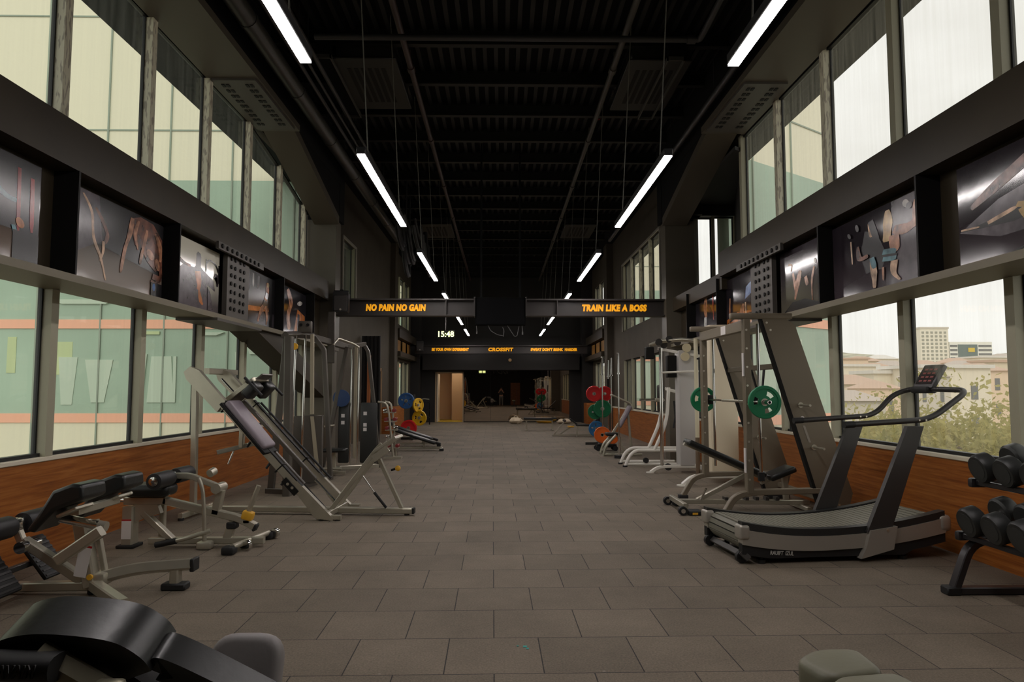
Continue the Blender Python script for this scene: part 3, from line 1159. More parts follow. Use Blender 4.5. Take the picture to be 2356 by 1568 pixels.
def poster(s, y0, y1, label, bgc, shapes, tilt=0.):
    """glossy print between the beam flanges. shapes: (colour, kind, data) in 0..1 across the print as seen from the hall, 0..1 up"""
    z0, z1 = 2.345, 3.13
    t = thing('poster', label, 'poster', (s * 3.60, (y0 + y1) / 2, z0), group='posters along the beams')
    H_, L_ = z1 - z0, y1 - y0
    # seen from the hall: on the left wall the far end is to the right, on the right wall the near end is
    m = MB()
    m.box((-.012, -L_ / 2, 0), (.012, L_ / 2, H_))
    m.build('print_panel', [bgc_mat(bgc)], t)
    for i, (c, k, d) in enumerate(shapes):
        mb = MB()
        x = -s * (.0135 + .0006 * i)

        def q(u, v):
            return V((x, (u - .5) * L_ if s < 0 else (.5 - u) * L_, v * H_))
        if k == 'poly':
            pts = d
        elif k == 'oval':
            u, v, a, b_, an = d
            pts = [(u + (a * math.cos(tt) * math.cos(an) - b_ * math.sin(tt) * math.sin(an)), v + (a * math.cos(tt) * math.sin(an) + b_ * math.sin(tt) * math.cos(an))) for tt in [j * PI / 8 for j in range(16)]]
        else:                          # stroke of given widths
            line, wd = d
            ws0 = list(wd) if isinstance(wd, (list, tuple)) else [wd] * len(line)
            sm, ws = [], []
            for j in range(len(line) - 1):      # smooth the stroke
                p0, p1, p2, p3 = line[max(j - 1, 0)], line[j], line[j + 1], line[min(j + 2, len(line) - 1)]
                for k2 in range(5):
                    g = k2 / 5
                    sm.append(tuple(.5 * (2 * p1[c2] + (p2[c2] - p0[c2]) * g + (2 * p0[c2] - 5 * p1[c2] + 4 * p2[c2] - p3[c2]) * g * g + (3 * p1[c2] - p0[c2] - 3 * p2[c2] + p3[c2]) * g ** 3) for c2 in (0, 1)))
                    ws.append((ws0[j] * (1 - g) + ws0[j + 1] * g) * (1 + .18 * math.sin(3 * (j + g))))
            sm.append(line[-1])
            ws.append(ws0[-1] * .6)
            line, wd = sm, ws
            lft, rgt = [], []
            for j, (u, v) in enumerate(line):
                a = line[max(0, j - 1)]
                b_ = line[min(len(line) - 1, j + 1)]
                dx, dy = b_[0] - a[0], b_[1] - a[1]
                ln = math.hypot(dx, dy) or 1
                ww = wd[j] if isinstance(wd, (list, tuple)) else wd
                lft.append((u - dy / ln * ww, v + dx / ln * ww))
                rgt.append((u + dy / ln * ww, v - dx / ln * ww))
            pts = lft + rgt[::-1]
        mb.mesh([q(min(max(u, .005), .995), min(max(v, .005), .995)) for u, v in pts], [tuple(range(len(pts)))])
        mb.build('printed_shape', PC[c], t)
    return t


def bgc_mat(kind):
    """glossy buckled print, background tone fading like a studio photograph"""
    nm = 'print_ground_' + kind
    if nm in MATS:
        return MATS[nm]
    m = mat(nm, (.02, .018, .02), .11, bump=(3.0, .05), coat=0)
    nt = m.node_tree
    b = nt.nodes['Principled BSDF']
    b.inputs['Specular IOR Level'].default_value = .5
    tc = nt.nodes.new('ShaderNodeTexCoord')
    sp = nt.nodes.new('ShaderNodeSeparateXYZ')
    rp = nt.nodes.new('ShaderNodeValToRGB')
    nt.links.new(tc.outputs['Generated'], sp.inputs[0])
    nt.links.new(sp.outputs['Z'], rp.inputs['Fac'])
    nt.links.new(rp.outputs['Color'], b.inputs['Base Color'])
    e = rp.color_ramp.elements
    lo, hi = {'dark': ((.05, .042, .048), (.012, .011, .014)), 'warm': ((.20, .15, .12), (.03, .026, .028)), 'pale': ((.10, .085, .085), (.62, .60, .50)),
              'mauve': ((.05, .038, .045), (.016, .012, .016)), 'olive': ((.09, .08, .06), (.045, .038, .045))}[kind]
    e[0].position, e[0].color = .12, (*lo, 1)
    e[1].position, e[1].color = .62, (*hi, 1)
    return m


S = 'stroke'
poster(-1, 3.92, 5.38, 'glossy poster of dark gym machines with red uprights, nearest on the left beam', 'warm',
       [('k', 'poly', [(.55, .3), (1, .3), (1, 1), (.3, 1)]), ('t', S, ([(.35, .93), (.7, .62), (.82, .58)], .025)), ('r', S, ([(.83, .9), (.84, .3)], .012)), ('r', S, ([(.93, .85), (.94, .32)], .014)),
        ('t', S, ([(.6, .7), (.62, .5)], .02)), ('o', 'oval', (.85, .38, .03, .05, .3)), ('t', S, ([(.8, .34), (.86, .15), (.95, .1)], .014)), ('k', 'poly', [(.8, 0), (1, 0), (1, .3), (.8, .3)])])
poster(-1, 5.86, 7.34, 'glossy poster of a muscular torso with a resistance rope, second on the left beam', 'warm',
       [('k', 'poly', [(.2, .45), (1, .3), (1, 1), (.12, 1)]), ('m', 'poly', [(0, .3), (.25, .5), (.2, 1), (0, 1)]), ('l', S, ([(.04, .95), (.13, .78), (.16, .5), (.24, .3), (.3, .06)], [.008, .014, .016, .012, .01])),
        ('d', S, ([(.17, .85), (.26, .7), (.3, .58), (.27, .47)], [.012, .02, .022, .012])), ('l', S, ([(.26, .5), (.26, .38), (.23, .26)], .012)),
        ('d', 'poly', [(.55, .9), (.68, .98), (.85, .96), (.98, .8), (.99, .45), (.9, .35), (.78, .45), (.7, .6), (.62, .6)]),
        ('s', S, ([(.58, .92), (.55, .7), (.5, .5), (.46, .2)], [.02, .026, .02, .012])), ('s', S, ([(.66, .92), (.62, .75), (.66, .55)], [.012, .02, .012])), ('s', S, ([(.77, .85), (.74, .68), (.71, .52), (.69, .38)], [.012, .02, .02, .01])),
        ('s', 'oval', (.82, .55, .045, .07, .5)), ('s', S, ([(.88, .85), (.95, .7), (.96, .5)], [.012, .03, .02])), ('d', S, ([(.95, .5), (.97, .3), (.9, .2), (.84, .22)], .02)), ('s', 'oval', (.92, .45, .03, .08, .2)),
        ('d', S, ([(.86, .28), (.98, .26)], .035)), ('k', 'poly', [(.84, 0), (1, 0), (1, .2), (.84, .2)]), ('b', 'oval', (.88, .14, .02, .05, 0))])
poster(-1, 7.66, 8.82, 'poster of a dark silhouetted man on a pale ground, third on the left beam', 'pale',
       [('k', 'poly', [(.38, .62), (.42, .66), (.42, .84), (.46, .88), (.52, .86), (.54, .8), (.53, .66), (.6, .62)]), ('m', 'poly', [(0, .5), (.15, .62), (.35, .62), (.62, .62), (.85, .52), (.9, .36), (.7, .42), (.72, 0), (.05, 0), (0, .3)]),
        ('d', S, ([(.02, .68), (.15, .63), (.3, .62)], .025)), ('o', S, ([(.46, .58), (.5, .4), (.48, .3)], [.06, .05, .04])), ('o', S, ([(.5, .3), (.55, .15), (.6, .1)], [.02, .04, .02])), ('k', S, ([(.66, .82), (.66, .62)], .01)),
        ('k', S, ([(.98, .8), (.98, .5)], .01)), ('k', S, ([(.67, .76), (.74, .82), (.9, .78), (.97, .68)], .014)), ('m', S, ([(.88, .56), (.93, .62), (.95, .45)], .03)), ('m', 'poly', [(.72, 0), (.85, 0), (.78, .3), (.7, .4)])])
poster(-1, 9.70, 11.0, 'dark poster of a woman before window light, right of the left perforated plate', 'dark',
       [('k', 'poly', [(0, .3), (1, .3), (1, 1), (0, 1)]), ('w', S, ([(.25, .95), (.26, .7)], .02)), ('g', S, ([(.08, .95), (.1, .6)], .05)), ('g', S, ([(.42, .95), (.4, .7)], .03)), ('o', 'poly', [(0, .32), (.75, .4), (.78, .33), (0, .22)]), ('k', 'poly', [(0, .2), (.9, .3), (.9, 0), (0, 0)]),
        ('s', S, ([(.72, .88), (.72, .68), (.66, .52)], [.03, .05, .06])), ('w', S, ([(.72, .68), (.68, .56)], .04)), ('k', S, ([(.66, .52), (.62, .38)], .05)), ('s', S, ([(.6, .4), (.48, .25), (.42, .08)], [.05, .04, .02])), ('s', S, ([(.68, .42), (.72, .22), (.7, .06)], [.05, .035, .02])), ('y', 'oval', (.73, .84, .04, .05, 0))])
poster(-1, 11.45, 12.75, 'dark poster of a bent brown arm and orange steel, farthest on the left beam', 'dark',
       [('s', S, ([(.15, .95), (.3, .7), (.2, .4), (.25, .1)], [.06, .08, .07, .05])), ('o', 'poly', [(.45, .05), (.95, .05), (.95, .5), (.6, .6)]), ('w', 'oval', (.7, .75, .12, .05, .3)), ('k', 'poly', [(.6, .1), (.7, .1), (.7, .5), (.6, .5)])])
poster(1, 3.85, 5.32, 'mauve glossy poster of a bench and a lying arm, nearest on the right beam', 'mauve',
       [('m', 'poly', [(0, .35), (.3, .55), (1, .75), (1, .2), (.3, .2)]), ('d', S, ([(.1, .55), (.35, .72), (.6, .85), (1, .9)], [.02, .05, .08, .08])), ('k', 'poly', [(.02, .35), (.5, .42), (1, .6), (1, .45), (.4, .3)]),
        ('l', S, ([(.22, .36), (.42, .42)], .016)), ('y', S, ([(.42, .44), (.6, .36)], .022)), ('y', S, ([(.46, .4), (.52, .26)], .034)), ('l', S, ([(.02, .37), (.16, .35)], .008)), ('k', 'poly', [(.3, .0), (1, .25), (1, .1), (.5, 0)])])
poster(1, 5.80, 7.38, 'dark poster of a flexing blonde and a dark haired man, second on the right beam', 'mauve',
       [('m', 'poly', [(.72, 0), (1, 0), (1, 1), (.72, 1)]), ('k', 'poly', [(.36, .5), (.42, .78), (.55, .72), (.66, .4), (.6, .25), (.42, .25)]), ('l', S, ([(.48, .86), (.50, .68)], [.02, .026])), ('k', S, ([(.49, .88), (.56, .6)], [.03, .03])),
        ('y', S, ([(.68, .92), (.68, .75), (.66, .55)], [.02, .05, .05])), ('s', S, ([(.74, .66), (.86, .62), (.97, .66)], [.04, .055, .05])), ('s', S, ([(.95, .66), (.96, .9)], [.025, .018])), ('w', 'oval', (.87, .9, .03, .05, .3)), ('g', 'oval', (.9, .86, .03, .04, 0)),
        ('s', S, ([(.74, .6), (.75, .4)], [.05, .04])), ('t', S, ([(.62, .44), (.76, .4)], .03)), ('t', S, ([(.62, .36), (.76, .33)], .03)), ('k', S, ([(.6, .40), (.77, .36)], .012)),
        ('l', S, ([(.74, .3), (.73, .16), (.79, .06)], [.035, .026, .014])), ('s', S, ([(.62, .26), (.62, .1)], [.012, .008])), ('l', S, ([(.50, .42), (.52, .22), (.52, .04)], [.02, .036, .02])), ('t', S, ([(.5, .42), (.53, .28)], .025)),
        ('d', S, ([(.34, .62), (.36, .46), (.46, .46)], [.012, .03, .03])), ('g', 'oval', (.34, .86, .02, .05, .2)), ('g', 'oval', (.24, .8, .018, .04, .4)), ('l', S, ([(.26, .72), (.27, .42)], .007))])
poster(1, 7.62, 8.80, 'poster with pale raised legs and a bright reflected streak, third on the right beam', 'olive',
       [('s', S, ([(.32, .62), (.38, .35), (.36, .2)], [.02, .03, .02])), ('s', S, ([(.5, .62), (.42, .4), (.36, .2)], [.03, .05, .02])), ('l', S, ([(.22, .78), (.3, .75), (.28, .66)], .014)), ('s', S, ([(.62, .5), (.66, .36)], [.03, .03])), ('s', S, ([(.82, .6), (.76, .4), (.76, .1)], [.016, .02, .008])),
        ('k', 'poly', [(.05, .0), (.3, .17), (.6, .17), (.95, .05), (.9, 0)]), ('w', 'oval', (.84, .68, .025, .04, .2))])
poster(1, 9.68, 10.95, 'poster of orange legs on an indigo ground, left of the perforated plate', 'mauve',
       [('b', 'poly', [(.66, .5), (1, .62), (1, .85), (.7, .72)]), ('o', 'poly', [(0, 0), (1, 0), (1, .25), (.4, .3), (0, .2)]), ('k', 'poly', [(0, .1), (.3, .25), (.9, .22), (.9, .18), (.3, .18)]), ('s', S, ([(.14, .62), (.12, .3), (.1, 0)], [.02, .03, .03])), ('s', S, ([(.62, .42), (.52, .2), (.46, 0)], [.03, .08, .1])), ('l', S, ([(.68, .44), (.69, .2), (.69, 0)], .022))])
poster(1, 11.4, 12.7, 'dark poster of a standing athlete in pale trousers, farthest on the right beam', 'dark',
       [('s', S, ([(.5, .85), (.46, .6), (.5, .4)], [.04, .08, .06])), ('w', S, ([(.46, .42), (.44, .02)], .05)), ('d', S, ([(.58, .65), (.7, .5)], .04)), ('r', S, ([(.8, .9), (.82, .3)], .02))])
# ================================================================== TREADMILL (right, front)
def box_part(t, name, m, lo, hi, r=.006, seg=2, rt=None, lab=None):
    return MB().rbox(lo, hi, r, seg, rt).build(name, m, t, label=lab)


def tube_part(t, name, m, path, r, fr=0, n=5, seg=10, lab=None):
    return MB().tube(fillet(path, fr, n) if fr else path, r, seg).build(name, m, t, label=lab)


def bar_part(t, name, m, path, w, h=None, fr=0, n=5, c=None, lab=None, up=None):
    return MB().bar(fillet(path, fr, n) if fr else path, w, h, c, up=up).build(name, m, t, label=lab)


M_tsilver = mat('treadmill_silver', (.42, .39, .34), .33, .4)
M_tgrey = mat('treadmill_dark_grey', (.07, .065, .06), .42, .2)
M_slat = mat('treadmill_slat', (.20, .19, .15), .5)
M_shell = mat('treadmill_shell', (.022, .023, .023), .4)

t = thing('curved_treadmill', 'curved slat treadmill with silver sides and tall bent handrail, by the right windows', 'treadmill', (2.0, 5.68, 0), math.radians(6))
W_ = .76


def ztop(x):                            # top edge of the side shells
    u = (x - .62) / 1.1
    return .235 + .125 * u * u + (.0 if x > .62 else .06 * u * u)


xs = [-.06 + 1.78 * i / 24 for i in range(25)]
for nm, y0, y1 in (('side_shell', -.02, .07), ('side_shell', W_ - .07, W_ + .02)):
    # dark top cover, silver band, black skirt are one moulding in three pieces
    m = MB()
    m.prism([(x, ztop(x) - .02) for x in xs] + [(x, ztop(x) + .035) for x in xs][::-1], 'y', y0 + .008, y1 - .006)
    m.build('top_cover', M_shell, t)
    m = MB()
    m.prism([(x, ztop(x) - .135 - .01 * abs(x - .8)) for x in xs] + [(x, ztop(x) - .022) for x in xs][::-1], 'y', y0, y1)
    m.build('silver_band', M_tsilver, t)
    m = MB()
    m.prism([(x, max(.045, ztop(x) - .22 - .03 * (1 if .2 < x < 1.4 else 0))) for x in xs] + [(x, ztop(x) - .136) for x in xs][::-1], 'y', y0 + .012, y1 - .01)
    m.build('skirt', M_rub, t)
# rear corner caps
for y0, y1 in ((-.03, .09), (W_ - .09, W_ + .03)):
    MB().rbox((-.085, y0, .20), (.0, y1, .315), .02, 3).build('rear_cap', M_tsilver, t)
    MB().rbox((1.66, y0, .22), (1.78, y1, .36), .04, 3).build('front_cap', M_tsilver, t)
# running surface: cross slats on a curve with rounded ends
sec, nb = [], 46
path = []
for i in range(12):
    a = PI * .95 * (1 - i / 11) + PI * .55
    path.append((.06 + .115 * math.cos(a), .20 + .115 * math.sin(a)))
for i in range(30):
    x = .08 + 1.56 * i / 29
    path.append((x, ztop(x) + .018))
for i in range(12):
    a = PI * .5 - PI * .9 * i / 11
    path.append((1.64 + .12 * math.cos(a), ztop(1.64) - .10 + .118 * math.sin(a)))
P_ = [V((a, 0, b)) for a, b in path]
m = MB()
acc, seglen = 0, .048
cur = P_[0]
out = [cur]
for q in P_[1:]:
    while (q - cur).length >= seglen:
        cur = cur + (q - cur).normalized() * seglen
        out.append(cur)
for a, b in zip(out, out[1:]):
    d = (b - a).normalized()
    n = V((-d.z, 0, d.x))
    a2, b2 = a + d * .005, b - d * .005
    vs = [V((p.x, y, p.z)) for y in (.075, W_ - .075) for p in (a2 - n * .012, b2 - n * .012, b2 + n * .006, a2 + n * .006)]
    m.mesh(vs, [(0, 1, 2, 3), (7, 6, 5, 4), (0, 4, 5, 1), (1, 5, 6, 2), (2, 6, 7, 3), (3, 7, 4, 0)])
m.build('running_belt', M_slat, t)
MB().prism([(.1, .07), (1.62, .12), (1.62, .28), (.62, .19), (.1, .24)], 'y', .08, W_ - .08).build('chassis', M_black, t)
for y in (.03, W_ - .03):
    pass
MB().bar([(-.06, .02, .10), (-.02, .0, .06), (-.02, W_, .06)], .03, .05).build('rear_bar', M_tgrey, t)
for x, y in ((.12, .04), (.12, W_ - .04), (1.36, .04), (1.36, W_ - .04)):
    MB().cyl((x, y, 0), (x, y, .03), .035, 14).cyl((x, y, .03), (x, y, .14), .012, 8).build('levelling_foot', M_rub, t)
for y in (.06, W_ - .06):
    MB().cyl((-.04, y - .02, .05), (-.04, y + .02, .05), .048, 14).build('transport_wheel', M_rub, t)
# posts
for nm, y0, y1 in (('near', -.045, .0), ('far', W_ - .0, W_ + .045)):
    m = MB()
    m.prism([(1.00, .24), (1.225, .28), (1.54, 1.10), (1.395, 1.10)], 'y', y0, y1)
    m.build('post', M_dgrey, t)
    MB().prism([(.93, .03), (.98, .12), (1.02, .255), (1.26, .285), (1.22, .10)], 'y', y0 - .012, y1 + .012).build('post_bracket', M_tsilver, t)
    m = MB()
    m.cyl((1.17, y0 - .016, .255), (1.17, y0 - .012, .255), .012, 10)
    m.build('bolt', M_bolt, t)
# handrail: one continuous tube
r = [(.88, -.02, 1.115), (1.62, -.02, 1.155), (2.02, .02, 1.40), (2.03, W_ - .02, 1.415), (1.86, W_ + .02, 1.36), (1.66, W_ + .02, 1.16), (.90, W_ + .02, 1.115)]
m = MB().tube(fillet([V(q) for q in r], [.13, .12, .12, .1, .12], 7), .024, 12)
m.build('handrail', M_dgrey, t)
for y in (-.02, W_ + .02):
    MB().cyl((.84, y, 1.113), (.93, y, 1.117), .028, 12).build('rail_end_cap', M_rub, t)
    for x in (1.50, 1.56):
        MB().cyl((x, y - .03, 1.15), (x, y - .022, 1.15), .008, 8).build('bolt', M_bolt, t)
# console
Rt = rot('Y', 33)
c = V((2.08, W_ - .20, 1.52))
m = MB().rbox((-.022, -.13, -.13), (.022, .13, .13), .01, 2, None)
m.xform(Matrix.Translation(c) @ Rt.to_4x4())
m.build('console', mat('console_shell', (.03, .028, .03), .4), t)
m = MB().box((-.026, -.105, -.09), (-.0225, .105, .10))
m.xform(Matrix.Translation(c) @ Rt.to_4x4())
con = m.build('console_display', mat('console_screen', (.035, .028, .028), .2), t)
for k in range(4):
    m = MB()
    for j in range(3):
        m.box((-.028, -.085 + .06 * j, .06 - .042 * k), (-.0262, -.045 + .06 * j, .078 - .042 * k))
    m.xform(Matrix.Translation(c) @ Rt.to_4x4())
    m.build('readout', mat('console_red', (.30, .07, .06), .4), con)
MB().rbox((1.96, W_ - .30, 1.37), (2.08, W_ - .08, 1.435), .02, 2).build('console_mount', M_rub, t)
text_mesh('lettering', 'RAUIFT  IZUL', .045, mat('pale_lettering', (.55, .54, .50), .5), plane_matrix((.27, -.0135, .085), (1, 0, -.06), (0, 0, 1)), t, .001, .001, .2, 1., .2)

# ================================================================== SMITH MACHINE
M_sm = mat('smith_brown_grey', (.20, .165, .118), .4, .2)
t = thing('smith_machine', 'grey smith machine with broad leaning rear panels behind the treadmill', 'gym machine', (2.66, 7.5, 0))
for y in (0, 1.6):
    bar_part(t, 'upright', M_sm, [(0, y, .30), (0, y, 2.17)], .075, .09)
    m = MB()
    for k in range(9):
        m.cyl((-.01, y - .046, .45 + .2 * k), (-.01, y - .050, .45 + .2 * k), .012, 8)
    m.build('peg_hole_row', M_bolt, t)
    tube_part(t, 'guide_rod', M_chrome, [(.13, y, .42), (.13, y, 2.12)], .017)
    # broad rear panel with dark edge
    m = MB()
    m.prism([(.17, 2.17), (.44, 2.17), (.53, 2.10), (1.10, .30), (1.02, .03), (.80, .03)], 'y', y - .03, y + .03)
    m.build('rear_panel', M_sm, t)
    m = MB()
    m.prism([(.145, 2.17), (.17, 2.17), (.80, .03), (.765, .03)], 'y', y - .034, y + .034)
    m.build('panel_edge', M_black, t)
    MB().rbox((-.17, y - .04, 2.17), (.50, y + .04, 2.235), .01, 2).build('top_plate', M_sm, t)
    bar_part(t, 'base_runner', M_sm, [(.86, y, .33), (.02, y, .31), (-.16, y, .27), (-.30, y, .04)], .06, .08, fr=.10)
    MB().rbox((-.36, y - .045, 0), (-.24, y + .045, .05), .01, 2).build('foot', M_rub, t)
    MB().rbox((.80, y - .045, 0), (1.08, y + .045, .05), .01, 2).build('foot', M_rub, t)
    for z in (1.24, .79):
        x = .8 - (z - .03) * .295 + .12
        MB().cyl((x, y - .03, z), (x, y - .27, z), .013, 12).cyl((x, y - .03, z), (x, y - .04, z), .03, 12).build('plate_peg', M_silver, t)
    for (x, z) in ((.26, 2.05), (.22, 2.13), (.95, .18)):
        MB().cyl((x, y - .031, z), (x, y - .035, z), .012, 8).build('bolt', M_bolt, t)
bar_part(t, 'front_crossbeam', M_sm, [(-.01, 0, 2.10), (-.01, 1.6, 2.10)], .06, .12)
MB().box((-.045, .55, 2.05), (-.041, .72, 2.15)).build('sticker', M_sticker, t)
bar_part(t, 'rear_crossbeam', M_sm, [(.33, 0, 1.66), (.33, 1.6, 1.66)], .05, .06)
bar_part(t, 'rear_crossbeam', M_sm, [(.95, 0, .18), (.95, 1.6, .18)], .05, .06)
bar_part(t, 'cable_strap', M_rub, [(.06, .03, 1.62), (.16, .03, 1.25), (.20, .03, 1.62)], .012, .05)
MB().box((-.052, -.046, 1.55), (-.04, .0, 1.80)).build('white_scale_strip', M_sticker, t)
MB().box((-.052, -.046, .52), (-.04, 0, .78)).build('white_scale_strip', M_sticker, t)
bar_part(t, 'stop_slide', M_rub, [(.13, 0, .43), (.13, 0, .52)], .06, .06)
# logo strip on the near panel, faint
m = MB()
m.cyl((.58, -.031, 1.10), (.58, -.034, 1.10), .022, 14)
m.build('round_emblem', M_sticker, t)
MB().mesh([V((.58, -.0335, 1.02)), V((.605, -.0335, 1.02)), V((.665, -.0335, .84)), V((.64, -.0335, .84)), V((.58, -.031, 1.02)), V((.605, -.031, 1.02)), V((.665, -.031, .84)), V((.64, -.031, .84))], [(0, 1, 2, 3), (7, 6, 5, 4), (0, 4, 5, 1), (1, 5, 6, 2), (2, 6, 7, 3), (3, 7, 4, 0)]).build('pale_stripe', mat('faint_stripe', (.34, .30, .25), .5), t)

# barbell and plates
tb = thing('smith_barbell', 'straight steel bar of the smith machine loaded with a green plate at each end', 'barbell', (2.74, 7.5, 1.275))
MB().cyl((0, -.42, 0), (0, 2.02, 0), .014, 12).build('bar', M_chrome, tb)
for a, b in ((-.42, -.13), (1.73, 2.02)):
    MB().cyl((0, a, 0), (0, b, 0), .024, 14, bev=.004).build('sleeve', M_chrome, tb)
for y in (0.0, 1.6):
    MB().rbox((-.03, y + .05, -.06), (.08, y + .16, .06), .012, 2).build('slide_carriage', M_rub, tb)
MB().cyl((0, .5, 0), (0, 1.1, 0), .0165, 12).build('grip', M_silver, tb)
M_green = mat('green_rubber', (.004, .19, .075), .45)


def plate(loc, r, th_, m, label, group, holes=3, slot=.42, axis='y', name='weight_plate', rz=0):
    """bumper plate with grip windows cut through the web"""
    t = thing(name, label, 'weight plate', loc, rz, group)
    mb = MB()
    ri, rh = r * .80, r * .15
    seg = 48
    def ring(rad, d):
        return [mb.bm.verts.new((rad * math.cos(2 * PI * i / seg), d, rad * math.sin(2 * PI * i / seg))) for i in range(seg)]
    h = th_ / 2
    A = [ring(ri, -h * .55), ring(ri * 1.02, -h), ring(r * .97, -h), ring(r, -h * .7), ring(r, h * .7), ring(r * .97, h), ring(ri * 1.02, h), ring(ri, h * .55)]
    fs = []
    for a, b in zip(A, A[1:]):
        for j in range(seg):
            fs.append(mb.bm.faces.new((a[j], a[(j + 1) % seg], b[(j + 1) % seg], b[j])))
    # web with windows
    wr0, wr1 = r * .40, r * .68
    B = [[ring(q, d) for q in (ri, wr1, wr0, rh)] for d in (-h * .5, h * .5)]
    win = set()
    for k in range(holes):
        c0 = int(seg * (k + .25) / holes)
        wn = max(2, int(seg / holes * slot))
        win |= {(c0 + j) % seg for j in range(wn)}
    for d in (0, 1):
        for lv in range(3):
            for j in range(seg):
                if lv == 1 and j in win:
                    continue
                a, b = B[d][lv], B[d][lv + 1]
                fs.append(mb.bm.faces.new((a[j], a[(j + 1) % seg], b[(j + 1) % seg], b[j])))
    for j in win:
        k = (j + 1) % seg
        for lv in (1, 2):
            fs.append(mb.bm.faces.new((B[0][lv][j], B[0][lv][k], B[1][lv][k], B[1][lv][j])))
        for e, other in ((j, (j - 1) % seg), (k, k)):
            if other not in win:
                fs.append(mb.bm.faces.new((B[0][1][e], B[0][2][e], B[1][2][e], B[1][1][e])))
    for j in range(seg):
        fs.append(mb.bm.faces.new((B[0][3][j], B[0][3][(j + 1) % seg], B[1][3][(j + 1) % seg], B[1][3][j])))
    mb._faces(fs, False)
    mb.build('disc', m, t, angle=30)
    k = MB()
    k.lathe([(rh, -h * .62), (rh * 1.5, -h * .62), (rh * 1.5, h * .62), (rh, h * .62), (rh, -h * .62)], (0, 0, 0), (0, 1, 0), 20)
    k.build('hub_ring', M_silver, t)
    return t


plate((2.74, 7.22, 1.275), .172, .04, M_green, 'green rubber plate on the near end of the smith bar', 'green plates on the smith bar')
plate((2.74, 9.42, 1.275), .172, .04, M_green, 'green rubber plate on the far end of the smith bar, behind the far upright', 'green plates on the smith bar')

# ---- incline bench inside the smith machine
t = thing('incline_bench', 'black adjustable bench with silver frame standing inside the smith machine', 'bench', (2.0, 8.25, 0))


def slab_pad(t, name, m, a, b, wd, th_, r=.025, lab=None):
    """upholstered board from a to b (centre line of its top face), in the xz plane"""
    a, b = V(a), V(b)
    d = b - a
    L = d.length
    ang = math.atan2(d.z, d.x)
    M = Matrix.Translation(a) @ Matrix.Rotation(-ang, 4, 'Y')
    return MB().rbox((0, -wd / 2, -th_), (L, wd / 2, 0), r, 3).xform(M).build(name, m, t, label=lab)


slab_pad(t, 'backrest', M_vinyl, (.20, 0, .83), (1.10, 0, .44), .28, .07)
slab_pad(t, 'seat', M_vinyl, (1.12, 0, .40), (1.42, 0, .52), .30, .07)
bar_part(t, 'back_rail', M_silver, [(.16, 0, .77), (1.10, 0, .355)], .035, .06)
bar_part(t, 'seat_rail', M_silver, [(1.06, 0, .31), (1.40, 0, .445)], .035, .06)
bar_part(t, 'base_beam', M_silver, [(.10, 0, .10), (1.62, 0, .085)], .05, .08)
bar_part(t, 'cross_foot', M_silver, [(.08, -.34, .095), (.08, .34, .095)], .05, .06)
bar_part(t, 'cross_foot', M_silver, [(1.52, -.26, .04), (1.52, .26, .04)], .05, .05)
MB().cyl((1.52, 0, .05), (1.52, 0, .09), .03).build('foot_spacer', M_silver, t)
bar_part(t, 'strut', M_silver, [(.30, 0, .11), (.92, 0, .42)], .05, .05)
bar_part(t, 'strut', M_silver, [(1.36, 0, .09), (1.34, 0, .42)], .06, .06)
m = MB()
for k in range(6):
    m.box((.62 + .12 * k, -.05, .115), (.66 + .12 * k, .05, .15))
m.build('adjuster_rack', M_dgrey, t)
for y in (-.36, .36):
    MB().cyl((.04, y - .03, .05), (.04, y + .03, .05), .05, 16).build('wheel', M_rub, t)
    MB().cyl((.04, y - .032, .05), (.04, y + .032, .05), .025, 12).build('hub', M_chrome, t)
MB().rbox((.10, -.40, 0), (.26, -.22, .05), .01, 2).build('rubber_foot', M_rub, t)
MB().rbox((.10, .22, 0), (.26, .40, .05), .01, 2).build('rubber_foot', M_rub, t)
MB().box((.14, -.404, .012), (.2, -.400, .035)).build('yellow_mark', M_yel, t)
tube_part(t, 'adjuster_pin', M_chrome, [(.34, -.03, .12), (.38, -.12, .26)], .012)

# ================================================================== DUMBBELL RACK (right edge)
t = thing('dumbbell_rack', 'dark two-tier dumbbell rack at the right edge of the photo', 'rack', (3.25, 4.85, 0))
M_rk = mat('rack_dark_plum', (.040, .036, .038), .3, .4)
LEN = 1.7
for y in (0, -LEN):
    bar_part(t, 'end_frame', M_rk, [(.58, y, .95), (.44, y, .385), (.0, y, .36), (-.13, y, .03)], .05, .07, fr=.12)
    bar_part(t, 'base_runner', M_rk, [(-.18, y, .027), (.62, y, .027)], .05, .07)
    MB().rbox((-.20, y - .045, 0), (-.10, y + .045, .055), .008, 1).build('end_foot', M_rub, t)
for x0, z0, nm in ((-.02, .39, 'lower'), (.09, .755, 'upper')):
    for dx in (0, .17):
        z = z0 + (.0 if dx == 0 else .05)
        bar_part(t, 'tray_rail', M_rk, [(x0 + dx, .06, z), (x0 + dx, -LEN - .06, z)], .04, .035)
    MB().rbox((x0 - .05, .02, z0 - .035), (x0 + .24, .07, z0 + .03), .015, 2).build('tray_end', M_rk, t)
    if nm == 'upper':
        for y in (0, -LEN):
            bar_part(t, 'tray_arm', M_rk, [(x0 + .2, y, z0 + .0), (.56, y, z0 + .06)], .05, .05)
M_db = mat('dumbbell_rubber', (.022, .023, .022), .42, bump=(200, .05))
M_dbf = mat('dumbbell_face', (.030, .031, .030), .5)


